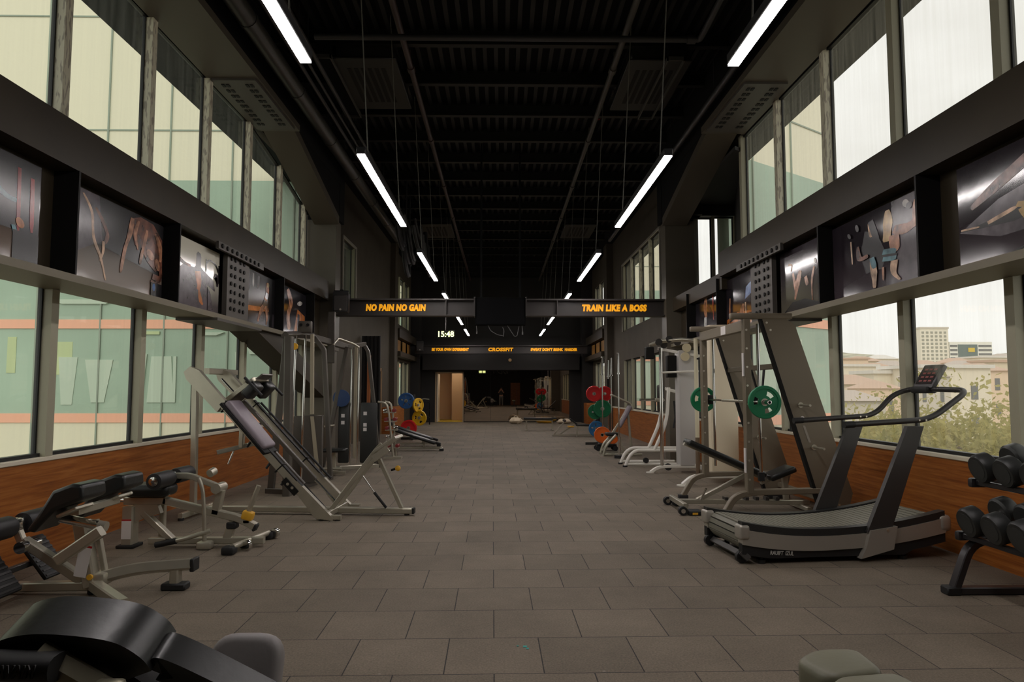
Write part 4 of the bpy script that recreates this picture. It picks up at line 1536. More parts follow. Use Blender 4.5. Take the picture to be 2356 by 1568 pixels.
def dumbbell(loc, r, tilt, label, group, hl=.10, gl=.13, rz=0):
    t = thing('dumbbell', label, 'dumbbell', loc, rz, group)
    ax = V((math.cos(tilt), 0, math.sin(tilt)))
    for s in (-1, 1):
        b = ax * (s * gl / 2)
        MB().lathe([(r * .86, 0), (r, .014), (r, hl - .018), (r * .88, hl)], b, ax * s, 24).build('head', M_db, t)
        MB().lathe([(r * .66, 0), (r * .66, .002), (r * .3, .0025)], b + ax * (s * hl), ax * s, 20).build('head_face', M_dbf, t)
    MB().cyl(ax * (-gl / 2 - .005), ax * (gl / 2 + .005), .016, 12).build('handle', M_chrome, t)
    return t


tl = math.atan2(.05, .17)
GR = 'rubber dumbbells on the right rack'
for k in range(6):
    dumbbell((3.25 + .065, 4.85 - .10 - .24 * k, .53 + .012), .103, tl, ['round black dumbbell on the lower tier, at the rack corner', 'black dumbbell on the lower tier, next to the corner one', 'black dumbbell on the lower tier, third from the corner, cut by the photo edge'][min(k, 2)] if k < 3 else 'black dumbbell on the lower tier beyond the photo edge', GR)
    dumbbell((3.25 + .175, 4.85 - .08 - .24 * k, .89 + .012), .10, tl, ['round black dumbbell on the upper tier, at the rack corner', 'black dumbbell on the upper tier, next to the corner one', 'black dumbbell on the upper tier, third from the corner'][min(k, 2)] if k < 3 else 'black dumbbell on the upper tier beyond the photo edge', GR)
    if k == 2:
        break

# ================================================================== bench at the bottom right corner


def cushion(t, name, m, pts, z0, z1, r=.03, lab=None, M=None):
    """padded board from a plan outline with soft edges"""
    b = bmesh.new()
    n = len(pts)
    lo = [b.verts.new((p[0], p[1], z0)) for p in pts]
    hi = [b.verts.new((p[0], p[1], z1)) for p in pts]
    b.faces.new(lo[::-1])
    b.faces.new(hi)
    for i in range(n):
        b.faces.new((lo[i], lo[(i + 1) % n], hi[(i + 1) % n], hi[i]))
    bmesh.ops.recalc_face_normals(b, faces=b.faces)
    bmesh.ops.bevel(b, geom=[e for e in b.edges if abs(e.verts[0].co.z - e.verts[1].co.z) < 1e-6], offset=r, segments=3, profile=.5, affect='EDGES')
    b.verts.index_update()
    mb = MB()
    mb.mesh([v.co.copy() for v in b.verts], [[v.index for v in f.verts] for f in b.faces], True)
    b.free()
    if M is not None:
        mb.xform(M)
    return mb.build(name, m, t, label=lab, angle=60)


def rounded(pts, r, n=6):
    P = [V((p[0], p[1], 0)) for p in pts]
    out = []
    for i in range(len(P)):
        a, b = P[i - 1] - P[i], P[(i + 1) % len(P)] - P[i]
        d = min(r, a.length * .45, b.length * .45)
        p0, p1 = P[i] + a.normalized() * d, P[i] + b.normalized() * d
        for k in range(n + 1):
            q = k / n
            out.append(p0 * (1 - q) ** 2 + P[i] * 2 * q * (1 - q) + p1 * q * q)
    return [(p.x, p.y) for p in out]


M_olive = mat('olive_vinyl', (.20, .19, .13), .42, bump=(50, .04))
t = thing('flat_bench', 'olive grey padded bench cut off at the bottom right of the photo', 'bench', (1.0, 2.0, 0))
loc_ = V((1.0, 2.0, 0))
A = [at(a, b, z=.56) - loc_ for a, b in ((1826, 1512), (1905, 1556), (2042, 1541), (1972, 1487), (1872, 1488))]
cushion(t, 'seat', M_olive, rounded(A, .05), .47, .56, .025)
B = [at(a, b, z=.56) - loc_ for a, b in ((1903, 1570), (1990, 1640), (2190, 1610), (2062, 1540), (1925, 1550))]
cushion(t, 'backrest', M_olive, rounded(B, .05), .47, .56, .025)
bar_part(t, 'base_beam', M_dgrey, [(.06, .22, .44), (.17, -.12, .44)], .05, .06)
bar_part(t, 'leg', M_dgrey, [(.07, .18, .44), (.07, .18, .0)], .05, .05)
bar_part(t, 'leg', M_dgrey, [(.15, -.06, .44), (.15, -.06, .0)], .05, .05)
bar_part(t, 'foot', M_dgrey, [(-.12, .16, .025), (.26, .20, .025)], .05, .05)
bar_part(t, 'foot', M_dgrey, [(.0, -.08, .025), (.3, -.04, .025)], .05, .05)
# ================================================================== LEG PRESS (left)
M_mauve = mat('mauve_grey_vinyl', (.24, .20, .23), .45, bump=(50, .04))
t = thing('leg_press', 'silver leaning leg press with mauve back pad, in front of the cable towers', 'gym machine', (-2.0, 7.65, 0), math.radians(-4))
for c, nm in ((0, 'near'), (.74, 'far')):
    bar_part(t, 'side_rail', M_silver, [(-1.36, c, 1.56), (-.0, c, .14)], .085, .06)
    MB().prism([(-1.50, 1.60), (-1.43, 1.66), (-1.33, 1.62), (-1.02, 1.28), (-1.11, 1.16), (-1.47, 1.52)], 'y', c - .034, c + .034).build('end_plate', M_silver, t)
    MB().prism([(-.30, .41), (-.20, .42), (.20, .03), (.20, .0), (.0, .03)], 'y', c - .034, c + .034).build('foot_plate', M_silver, t)
    m = MB()
    for a in (-1.02, -.40):
        z = 1.56 - (a + 1.36) * 1.044
        m.bar([(a - .05, c, z - .045), (a + .045, c, z + .045)], .014, .066)
    m.build('black_band', M_black, t)
    bar_part(t, 'guide_strip', M_black, [(-1.10, c, 1.355), (-.15, c, .365)], .012, .062)
    bar_part(t, 'floor_foot', M_silver, [(.02, c, .035), (.28, c, .035)], .05, .06)
    for x in (.06, .24):
        MB().cyl((x, c, 0), (x, c, .02), .028, 12).build('levelling_pad', M_rub, t)
bar_part(t, 'top_bar', M_silver, [(-1.44, 0, 1.62), (-1.44, .74, 1.62)], .06, .07)
bar_part(t, 'rear_post', M_silver, [(-1.42, .08, 1.55), (-1.40, .08, .05)], .065, .06)
bar_part(t, 'base_beam', M_silver, [(-1.45, .36, .06), (1.0, .36, .05)], .06, .085)
MB().rbox((.98, .315, .02), (1.01, .405, .085), .006, 1).build('end_cap', M_rub, t)
bar_part(t, 'rear_foot', M_silver, [(-1.44, -.12, .05), (-1.44, .82, .05)], .05, .06)
for c in (-.1, .8):
    MB().cyl((-1.44, c, 0), (-1.44, c, .03), .03, 12).build('levelling_pad', M_rub, t)
MB().cyl((.92, .36, 0), (.92, .36, .03), .03, 12).build('levelling_pad', M_rub, t)
bar_part(t, 'cross_bar', M_silver, [(.12, 0, .06), (.12, .74, .06)], .05, .06)
# sled with pad, head rest and handles
for c in (.17, .57):
    tube_part(t, 'guide_rod', M_chrome, [(-1.36, c, 1.53), (.06, c, .09)], .016)
    bar_part(t, 'sled_rail', M_grey, [(-1.08, c, 1.27), (-.20, c, .36)], .045, .045)
slab_pad(t, 'back_pad', M_mauve, (-.93, 0, 1.30), (-.50, 0, .80), .30, .08, .03)
t.children[-1].location = (0, .37, 0)
slab_pad(t, 'pad_backing', M_black, (-1.0, 0, 1.27), (-.5, 0, .73), .34, .035, .01)
t.children[-1].location = (0, .37, 0)
for c in (.20, .55):
    M = Matrix.Translation(V((-.82, c, 1.40))) @ Matrix.Rotation(math.radians(44), 4, 'Y')
    MB().rbox((-.06, -.09, -.10), (.06, .09, .10), .03, 3).xform(M).build('shoulder_pad', M_vinyl, t)
bar_part(t, 'head_frame', M_silver, [(-1.12, .18, 1.28), (-.80, .18, 1.52), (-.80, .57, 1.52), (-1.12, .57, 1.28)], .03, .05, fr=.03)
bar_part(t, 'head_plate', M_grey, [(-1.13, .37, 1.25), (-.72, .37, 1.58)], .018, .30)
for c in (.08, .68):
    tube_part(t, 'handle', M_rub, [(-.86, c, 1.54), (-.66, c, 1.34)], .017)
    bar_part(t, 'handle_arm', M_dgrey, [(-.84, c, 1.50), (-.90, .37, 1.44)], .025)
tube_part(t, 'release_bar', M_rub, [(-.93, .70, 1.25), (-.06, .70, .36)], .014)
# foot lever
for c in (.22, .50):
    bar_part(t, 'foot_arm', M_silver, [(.10, c, .08), (.60, c, .74), (.66, c, .80)], .05, .035, fr=.05)
MB().bar([(.58, .36, .72), (.82, .36, .88)], .03, .40).build('foot_board', M_silver, t)
MB().bar([(.58, .17, .64), (.74, .17, .76)], .07, .02).build('adjust_plate', M_silver, t)
bar_part(t, 'support_leg', M_silver, [(.60, .36, .62), (.86, .36, .08)], .045, .05)
MB().cyl((.74, .36, .50), (.80, .33, .52), .013, 10).build('knob_stem', M_black, t)
MB().ball((.82, .325, .525), .032).build('yellow_knob', M_yel, t)
tube_part(t, 'gas_strut', M_rub, [(.56, .30, .26), (.70, .30, .09)], .016)
tube_part(t, 'strut_rod', M_chrome, [(.43, .30, .44), (.56, .30, .26)], .009)
bar_part(t, 'weight_horn', M_silver, [(-1.16, .10, .71), (-.72, .30, .82)], .05, .05)
bar_part(t, 'horn_bracket', M_silver, [(-.93, .20, .76), (-.92, .20, 1.06)], .05, .06)
tube_part(t, 'hanging_pin', M_chrome, [(-1.0, .16, .72), (-1.05, .14, .58)], .01)
for a in (-.72, -.50, -.33):
    z = 1.56 - (a + 1.36) * 1.044 - .05
    tube_part(t, 'stop_peg', M_rub, [(a, -.0, z + .02), (a - .05, -.02, z - .06)], .014)
m = MB()
m.rbox((-.38, -.042, .325), (-.17, -.032, .40), .01, 1, rot('Y', 46))
m.build('bolt_plate', M_black, t)
for a, z in ((-.25, .35), (-.30, .39)):
    MB().cyl((a, -.045, z), (a, -.038, z), .016, 10).build('bolt', M_bolt, t)

# ================================================================== LOW ROLLER BENCH (left, between)
t = thing('leg_curl_bench', 'low silver bench with black seat, foam rollers and yellow pin, by the left wall', 'bench', (-2.35, 6.4, 0))
cushion(t, 'seat', M_vinyl, rounded([(-1.02, -.15), (-.60, -.12), (-.60, .12), (-1.02, .15)], .07), .455, .565, .045)
bar_part(t, 'seat_tube', M_silver, [(-1.03, 0, .41), (-.66, 0, .41)], .07, .07)
bar_part(t, 'main_beam', M_silver, [(-.68, 0, .41), (-.22, 0, .30), (.0, 0, .25), (.14, 0, .175)], .065, .07, fr=.15)
MB().rbox((.125, -.04, .135), (.155, .04, .205), .01, 1, rot('Y', 25)).build('end_cap', M_rub, t)
tube_part(t, 'slide_tube', M_chrome, [(-1.17, 0, .415), (-1.02, 0, .41)], .016)
bar_part(t, 'front_post', M_silver, [(-.98, 0, .0), (-.98, 0, .36)], .10, .12)
MB().box((-1.025, -.0625, .08), (-.94, -.0605, .24)).build('instruction_sticker', M_sticker, t)
MB().box((-1.025, -.0628, .24), (-.94, -.0605, .252)).build('red_strip', M_red, t)
MB().rbox((-1.06, -.09, 0), (-.90, .09, .03), .01, 2).build('rubber_foot', M_rub, t)
MB().prism([(-1.0, .34), (-.90, .40), (-.74, .40), (-.70, .30), (-.84, .26), (-.93, .22)], 'y', -.03, .03).build('gusset', M_silver, t)
bar_part(t, 'brace', M_silver, [(-.86, 0, .30), (-.60, 0, .06)], .055, .07)
bar_part(t, 'rear_post', M_silver, [(-.74, .10, .38), (-.74, .10, .02)], .05, .05)
bar_part(t, 'base_tube', M_silver, [(-.80, 0, .055), (.22, 0, .055)], .055, .07)
bar_part(t, 'rear_stand', M_silver, [(-.06, 0, .22), (-.11, 0, .07)], .07, .06)
MB().rbox((-.11, -.045, .16), (-.02, .045, .22), .01, 1).build('rubber_bumper', M_rub, t)
tube_part(t, 'rear_cross_foot', M_silver, [(.05, -.30, .06), (.16, .30, .06)], .026)
MB().rbox((-.03, -.36, 0), (.08, -.24, .07), .02, 2).build('rubber_foot', M_rub, t)
MB().rbox((.10, .26, 0), (.20, .36, .07), .02, 2).build('rubber_foot', M_rub, t)
for a in ((.08, -.16, .045), (.17, .33, .05)):
    MB().cyl((a[0] + .03, a[1] - .02, a[2]), (a[0] + .04, a[1] + .03, a[2]), .045, 16).build('wheel', M_chrome, t)
tube_part(t, 'upright_rod', M_silver, [(-.27, -.10, .05), (-.28, -.10, .30), (-.30, -.10, .52), (-.34, -.10, .62)], .018, .06)
MB().rbox((-.33, -.15, .0), (-.20, -.05, .07), .02, 2).build('rod_block', M_silver, t)
tube_part(t, 'push_handle', M_silver, [(-.66, -.14, .05), (-.42, -.14, .10), (-.22, -.10, .16)], .02, .05)
tube_part(t, 'handle_grip', M_rub, [(-.68, -.14, .045), (-.50, -.14, .082)], .026)
bar_part(t, 'roller_post', M_silver, [(-.22, 0, .29), (-.18, 0, .50)], .07, .07)
MB().cyl((-.20, -.07, .52), (-.20, .10, .52), .045, 16).build('pivot', M_silver, t)
bar_part(t, 'roller_arm', M_silver, [(-.20, 0, .53), (-.46, 0, .63), (-.60, 0, .63)], .05, .05, fr=.05)
MB().cyl((-.31, .06, .64), (-.29, .12, .66), .036, 16).build('selector_disc', M_silver, t)
tube_part(t, 'roller_axle', M_chrome, [(-.62, -.36, .62), (-.62, .36, .62)], .014)
for y0, y1 in ((-.34, -.05), (.05, .34)):
    MB().lathe([(.02, 0), (.066, .003), (.07, .02), (.07, y1 - y0 - .02), (.066, y1 - y0 - .003), (.02, y1 - y0)], (-.62, y0, .62), (0, 1, 0), 20).build('foam_roller', M_foam, t)
    MB().lathe([(.04, 0), (.04, .006), (.012, .012)], (-.62, y0 - .001, .62), (0, -1, 0), 16).build('roller_cap', M_chrome, t)
tube_part(t, 'pin_rod', M_silver, [(.065, 0, .28), (.16, 0, .54)], .022)
m = MB().rbox((.02, -.045, .235), (.12, .045, .315), .018, 2, rot('Y', 15))
m.build('yellow_selector', M_yel, t)
MB().rbox((.03, -.035, .20), (.10, .035, .245), .01, 1).build('selector_base', M_rub, t)

# ================================================================== ROMAN CHAIR (left front)
t = thing('roman_chair', 'silver back extension bench with two black hip pads, rollers and ribbed foot plates, left front', 'bench', (-2.8, 4.95, 0))
for y in (-.25, .25):
    m = MB()
    m.prism([(-.24, .50), (-.17, .60), (-.08, .755), (.04, .80), (.11, .79), (.12, .70), (.03, .665), (-.06, .63), (-.19, .49)], 'y', y - .14, y + .14, True)
    ob = m.build('hip_pad', M_vinyl, t, angle=50)
    bv = ob.modifiers.new('soft_edges', 'BEVEL')
    bv.width, bv.segments, bv.limit_method, bv.angle_limit = .022, 3, 'ANGLE', math.radians(60)
    MB().rbox((-.08, y - .10, .60), (.06, y + .10, .625), .006, 1, rot('Y', -24)).build('pad_plate', M_silver, t)
bar_part(t, 'pad_carrier', M_silver, [(-.01, -.25, .60), (-.01, .25, .60)], .05, .05)
tube_part(t, 'slide_tube', M_chrome, [(-.16, -.16, .545), (.12, -.16, .49)], .032)
tube_part(t, 'slide_tube_end', M_silver, [(.10, -.16, .494), (.15, -.16, .485)], .036)
MB().rbox((-.09, -.05, .35), (.03, .05, .43), .02, 2, rot('Y', -30)).build('slide_block', M_grey, t)
bar_part(t, 'upper_tube', M_silver, [(-.42, 0, .33), (-.16, 0, .51)], .065, .065)
bar_part(t, 'lower_tube', M_silver, [(-.50, 0, .36), (-.08, 0, .09)], .065, .065)
MB().cyl((-.47, -.09, .33), (-.47, .09, .33), .04, 16).build('pivot', M_chrome, t)
bar_part(t, 'sticker_post', M_silver, [(-.10, -.02, .50), (-.01, -.02, .06)], .09, .09)
M = Matrix.Translation(V((-.05, -.069, .24))) @ Matrix.Rotation(math.radians(10), 4, 'Y')
st = MB().box((-.042, -.002, -.11), (.042, 0, .09)).xform(M).build('instruction_sticker', M_sticker, t)
MB().box((-.042, -.0022, .09), (.042, 0, .104)).xform(M).build('red_strip', M_red, st)
bar_part(t, 'strut', M_silver, [(-.03, .03, .50), (.06, .03, .09)], .03, .04)
# legs of the frame: main tube towards the wall, one spur towards the camera, a raised arch to the right
bar_part(t, 'main_tube', M_silver, [(-.62, 0, .05), (.06, 0, .06)], .06, .07)
bar_part(t, 'near_spur', M_silver, [(-.04, .02, .07), (.44, -.46, .06)], .07, .075)
MB().rbox((-.02, -.045, 0), (.02, .045, .10), .006, 1, rot('Z', -48)).build('spur_cap', M_rub, t)
t.children[-1].location = (.45, -.47, .01)
bar_part(t, 'arch_tube', M_silver, [(-.06, .0, .07), (.08, .03, .12), (.26, .07, .155), (.62, .12, .17)], .075, .085, fr=.10)
MB().rbox((.61, .07, .125), (.64, .17, .215), .006, 1).build('arch_cap', M_rub, t)
MB().rbox((.42, .05, 0), (.59, .15, .05), .01, 1).build('rubber_foot', M_rub, t)
bar_part(t, 'foot_stem', M_silver, [(.505, .10, .05), (.505, .10, .14)], .06, .08)
MB().rbox((-.04, -.06, .06), (.09, .07, .15), .02, 2).build('joint_block', M_silver, t)
MB().cyl((.0, -.075, .13), (.0, -.06, .13), .02, 10).build('brass_pin', M_yel, t)
# rollers and ribbed plates
tube_part(t, 'roller_axle', M_chrome, [(-.56, -.42, .47), (-.56, .42, .47)], .014)
for y0, y1 in ((-.40, -.06), (.06, .40)):
    MB().lathe([(.02, 0), (.07, .003), (.075, .02), (.075, y1 - y0 - .02), (.07, y1 - y0 - .003), (.02, y1 - y0)], (-.56, y0, .47), (0, 1, 0), 20).build('foam_roller', M_foam, t)
MB().rbox((-.60, -.05, .42), (-.52, .05, .52), .02, 2).build('axle_clamp', M_chrome, t)
bar_part(t, 'roller_stem', M_silver, [(-.56, 0, .46), (-.50, 0, .33)], .05, .05)
for y in (-.25, .25):
    M = Matrix.Translation(V((-.52, y, .20))) @ Matrix.Rotation(math.radians(52), 4, 'Y')
    o = MB().rbox((-.17, -.13, -.02), (.17, .13, .012), .012, 2).xform(M).build('foot_plate', M_rub, t)
    m = MB()
    for k in range(8):
        m.box((-.14 + .04 * k, -.12, .012), (-.125 + .04 * k, .12, .018))
    m.xform(M).build('ribs', mat('rib_rubber', (.04, .037, .038), .6), o)
bar_part(t, 'plate_bar', M_dgrey, [(-.56, -.25, .17), (-.56, .25, .17)], .04, .04)

# ================================================================== FOREGROUND BENCH (bottom left)
t = thing('adjustable_bench', 'black padded adjustable bench with embossed grip cap, cut off at the bottom left corner', 'bench', (-1.0, 1.75, 0))


def prof_pad(t, name, m, top, th_, y0, y1, r=.03, lab=None, M=None):
    """pad extruded across from a side profile that follows a curve"""
    T0 = [V((a, 0, b)) for a, b in top]
    P = []
    for i in range(len(T0) - 1):           # smooth curve through the given points
        p0, p1, p2, p3 = T0[max(i - 1, 0)], T0[i], T0[i + 1], T0[min(i + 2, len(T0) - 1)]
        for k in range(6):
            q = k / 6
            P.append(.5 * (2 * p1 + (p2 - p0) * q + (2 * p0 - 5 * p1 + 4 * p2 - p3) * q * q + (3 * p1 - p0 - 3 * p2 + p3) * q ** 3))
    P.append(T0[-1])
    bot = []
    for i, p in enumerate(P):
        d = (P[min(i + 1, len(P) - 1)] - P[max(i - 1, 0)]).normalized()
        bot.append(p - V((-d.z, 0, d.x)) * th_)
    poly = [(p.x, p.z) for p in P] + [(p.x, p.z) for p in bot[::-1]]
    mb = MB().prism(poly, 'y', y0, y1, True)
    if M is not None:
        mb.xform(M)
    ob = mb.build(name, m, t, label=lab, angle=50)
    bv = ob.modifiers.new('soft_edges', 'BEVEL')
    bv.width, bv.segments, bv.limit_method, bv.angle_limit = r, 4, 'ANGLE', math.radians(50)
    return ob


MT = Matrix.Translation(V((0, 0, .80))) @ Matrix.Rotation(math.radians(22), 4, 'X') @ Matrix.Translation(V((0, 0, -.80)))
M_vin2 = mat('bench_black_vinyl', (.011, .0115, .0105), .36, bump=(40, .04))
prof_pad(t, 'head_pad', M_vin2, [(-.245, .75), (-.222, .79), (-.14, .812), (-.03, .806), (.06, .785), (.115, .74), (.135, .70)], .10, 0, .14, .034, M=MT)
prof_pad(t, 'back_pad', M_vin2, [(.112, .69), (.135, .722), (.19, .70), (.31, .62), (.45, .52), (.60, .41)], .07, .02, .11, .026, M=MT)
MB().prism([(-.05, .70), (.05, .69), (.16, .62), (.44, .40), (.40, .34), (.0, .60)], 'y', .08, .22).build('back_frame', M_black, t)
bar_part(t, 'grip_tube', mat('bench_tan_metal', (.36, .33, .24), .35, .4), [(-.12, .0, .757), (.12, .0, .625), (.45, .0, .43)], .08, .06, c=.025)
MB().oval([(-.235, -.03, .750), (-.225, -.03, .750), (-.06, -.03, .745), (-.05, -.03, .745)], .062, .09, up=(0, 1, 0)).build('grip_cap', M_rub, t)
text_mesh('lettering', 'AVAVAIM', .042, mat('embossed_rubber', (.006, .006, .006), .5), plane_matrix((-.142, -.076, .749), (1, 0, 0), (0, 0, 1)), t, .002, .001, .3, 1., .13)
MB().rbox((.03, -.03, .685), (.10, .0, .71), .012, 2).build('latch_plate', MATS['bench_tan_metal'], t)
MB().ball((.065, -.035, .697), .012).build('red_button', M_red, t)
# grey seat pad standing up beyond the backrest
M = Matrix.Translation(V((.225, .42, .50))) @ Matrix.Rotation(math.radians(68), 4, 'X')
cushion(t, 'seat', mat('grey_vinyl', (.27, .25, .245), .5, bump=(50, .04)), rounded([(-.11, -.16), (.11, -.16), (.11, .16), (-.11, .16)], .08), -.04, .04, .028, M=M)
bar_part(t, 'seat_post', M_dgrey, [(.24, .44, .42), (.30, .34, .08)], .05, .05)
bar_part(t, 'base_beam', M_dgrey, [(-.45, .06, .06), (.62, .10, .06)], .06, .07)
bar_part(t, 'rear_post', M_dgrey, [(.30, .05, .44), (.10, .06, .08)], .06, .06)
bar_part(t, 'base_foot', M_dgrey, [(-.42, -.22, .03), (-.42, .34, .03)], .06, .06)
bar_part(t, 'base_foot', M_dgrey, [(.58, -.18, .03), (.58, .36, .03)], .06, .06)

# ================================================================== CABLE TOWERS (left)
t = thing('cable_multi_station', 'tall grey cable station of two joined A frame towers along the left wall', 'gym machine', (-2.9, 9.4, 0))
bar_part(t, 'front_column', M_grey, [(.06, 0, 0), (.04, 0, 2.12)], .10, .12)
bar_part(t, 'slanted_leg', M_grey, [(-.06, .25, 2.14), (-.24, .25, .02)], .09, .07)
bar_part(t, 'slanted_leg', M_grey, [(-.08, 1.70, 2.24), (.08, 1.70, 2.04), (.22, 1.70, .0)], .07, .08, fr=.03)
bar_part(t, 'top_beam', M_grey, [(-.02, .0, 2.14), (-.08, .9, 2.22), (-.10, 1.7, 2.26)], .07, .09)
MB().rbox((-.10, .86, 2.24), (.10, .94, 2.42), .02, 2).build('pulley_plate', M_grey, t)
for x in (-.05, .05):
    MB().cyl((x, .855, 2.36), (x, .845, 2.36), .022, 12).build('pulley_hole', M_black, t)
for x, c in ((-.06, M_chrome), (.02, M_white), (.10, M_white)):
    pass
tube_part(t, 'guide_rod', M_chrome, [(-.07, .55, .06), (-.03, .55, 2.18)], .016)
tube_part(t, 'guide_rod', M_chrome, [(.03, .75, .06), (.05, .75, 2.20)], .016)
bar_part(t, 'pale_channel', mat('cream_metal', (.42, .37, .27), .4, .3), [(.14, .85, 1.05), (.12, .85, 2.22)], .05, .05)
MB().rbox((.0, .80, .06), (.31, .86, 1.04), .01, 1).build('weight_shroud', M_grey, t)
MB().prism([(.13, 1.02), (.18, 1.02), (.30, .06), (.24, .06)], 'y', .785, .80).build('shroud_edge', MATS['cream_metal'], t)
MB().rbox((-.2, .9, .06), (.05, 1.0, 1.02), .01, 1).build('weight_shroud', M_grey, t)
tube_part(t, 'brass_pulley', M_yel, [(-.04, .5, 2.02), (-.04, .54, 2.02)], .05)
bar_part(t, 'base_frame', M_grey, [(.06, 0, .03), (.10, .85, .03), (.22, 1.72, .03)], .08, .06)
bar_part(t, 'base_foot', M_grey, [(-.30, .25, .03), (.14, .12, .03)], .08, .06)
# link beam and second tower
bar_part(t, 'link_beam', M_grey, [(-.10, 1.7, 2.24), (.14, 3.0, 2.17)], .08, .10)
MB().rbox((-.02, 2.3, 1.85), (.10, 2.36, 2.72), .01, 1).build('counterweight_cover', M_grey, t)
tube_part(t, 'lat_bar', M_silver, [(.08, 2.3, 2.16), (.12, 2.5, 2.28), (.34, 2.7, 2.2), (.42, 2.75, 2.14)], .018, .04)
bar_part(t, 'slanted_leg', M_grey, [(.18, 2.9, 2.16), (-.04, 2.9, .95), (-.22, 2.9, .0)], .07, .08)
bar_part(t, 'slanted_leg', M_grey, [(.38, 3.4, 2.24), (.46, 3.4, 2.10), (.60, 3.4, .95), (.68, 3.4, .0)], .06, .08, fr=.03)
bar_part(t, 'top_beam', M_grey, [(.10, 3.0, 2.17), (.40, 3.4, 2.24)], .07, .08)
for dx in (0, .13):
    tube_part(t, 'guide_rod', M_chrome, [(.245 + dx, 3.0, .1), (.245 + dx, 3.0, 2.17)], .014)
bar_part(t, 'pale_channel', MATS['cream_metal'], [(.31, 3.05, .2), (.31, 3.05, 2.18)], .05, .05)
bar_part(t, 'copper_channel', mat('copper_brown', (.32, .10, .03), .4, .3), [(.42, 3.7, .9), (.42, 3.7, 2.05)], .06, .06)
for x, nm in ((.02, 1), (.41, 2)):
    o = MB().rbox((x, 2.98, .12), (x + .20 + .10 * (nm - 1), 3.04, 1.18), .03, 2).build('weight_stack_cover', mat('stack_cover', (.024, .025, .024), .45), t)
    m = MB()
    for z in ((.92, .80) if nm == 1 else (.96, .76, .68)):
        MB().box((x + .06, 2.975, z), (x + .12, 2.981, z + .06)).build('white_label', M_sticker, o)
MB().lathe([(.05, 0), (.15, .01), (.15, .03), (.05, .04)], (.10, 2.9, 1.26), (0, -1, 0), 24).build('blue_disc', mat('blue_plastic', (.02, .05, .14), .45), t)
cushion(t, 'seat', M_vinyl, rounded([(-.12, 2.35), (.30, 2.35), (.30, 2.65), (-.12, 2.65)], .06), .36, .42, .025)
bar_part(t, 'seat_post', M_silver, [(.08, 2.5, .36), (.08, 2.5, .05)], .06, .06)
bar_part(t, 'base_frame', M_silver, [(-.1, 2.2, .05), (.34, 2.2, .05)], .05, .06)
bar_part(t, 'base_frame', M_silver, [(-.22, 2.9, .03), (.70, 3.4, .03)], .07, .06)
bar_part(t, 'base_frame', M_silver, [(.08, 2.2, .05), (.08, 2.95, .05)], .05, .06)
bar_part(t, 'base_link', M_grey, [(.22, 1.72, .03), (.08, 2.3, .03)], .06, .05)
tube_part(t, 'foot_bar', M_silver, [(-.1, 2.12, .12), (.30, 2.12, .12)], .02)
tube_part(t, 'arm_bar', M_silver, [(-.02, 2.2, .80), (.14, 2.25, .82)], .016)
MB().cyl((.10, 2.18, 0), (.10, 2.18, .05), .03).build('levelling_pad', M_rub, t)

# ================================================================== UPRIGHT DUMBBELL TREE (left)
t = thing('dumbbell_tree', 'chrome dumbbell tree with curved sides behind the leg press foot board', 'rack', (-2.4, 14.4, 0))
for dx in (-.02, .20):
    tube_part(t, 'side_tube', M_silver, [(-.12 + dx * .5, dx, 1.16), (.05 + dx * .2, dx, 1.14), (.10 + dx * .2, dx, .95), (.20 + dx * .1, dx, .02)], .022, .1)
for z in (.22, .40, .58, .76, .94):
    x = .20 - (z - .02) * .108
    bar_part(t, 'cradle', M_silver, [(x - .12, .09, z), (x + .12, .09, z)], .02, .2)
bar_part(t, 'base_foot', M_silver, [(.0, .09, .02), (.36, .09, .02)], .05, .3)
k = 0
for i, z in enumerate((.22, .40, .58, .76, .94)):
    x = -2.4 + .20 - (z - .02) * .108
    for s in (-1, 1):
        tt = thing('small_dumbbell', 'small red ended dumbbell on the %s tier of the chrome tree, %s side' % (['bottom', 'second', 'middle', 'fourth', 'top'][i], 'window' if s < 0 else 'aisle'), 'dumbbell', (x + s * .09, 14.49, z + .042), 0, 'small dumbbells on the chrome tree')
        for e in (-1, 1):
            MB().lathe([(.02, 0), (.038, .005), (.038, .05), (.02, .055)], (0, e * .045, 0), (0, e, 0), 12).build('head', M_chrome if (i + s) % 3 == 0 else mat('dumbbell_dark_red', (.20, .02, .02), .4), tt)
        MB().cyl((0, -.05, 0), (0, .05, 0), .012, 8).build('handle', M_chrome, tt)

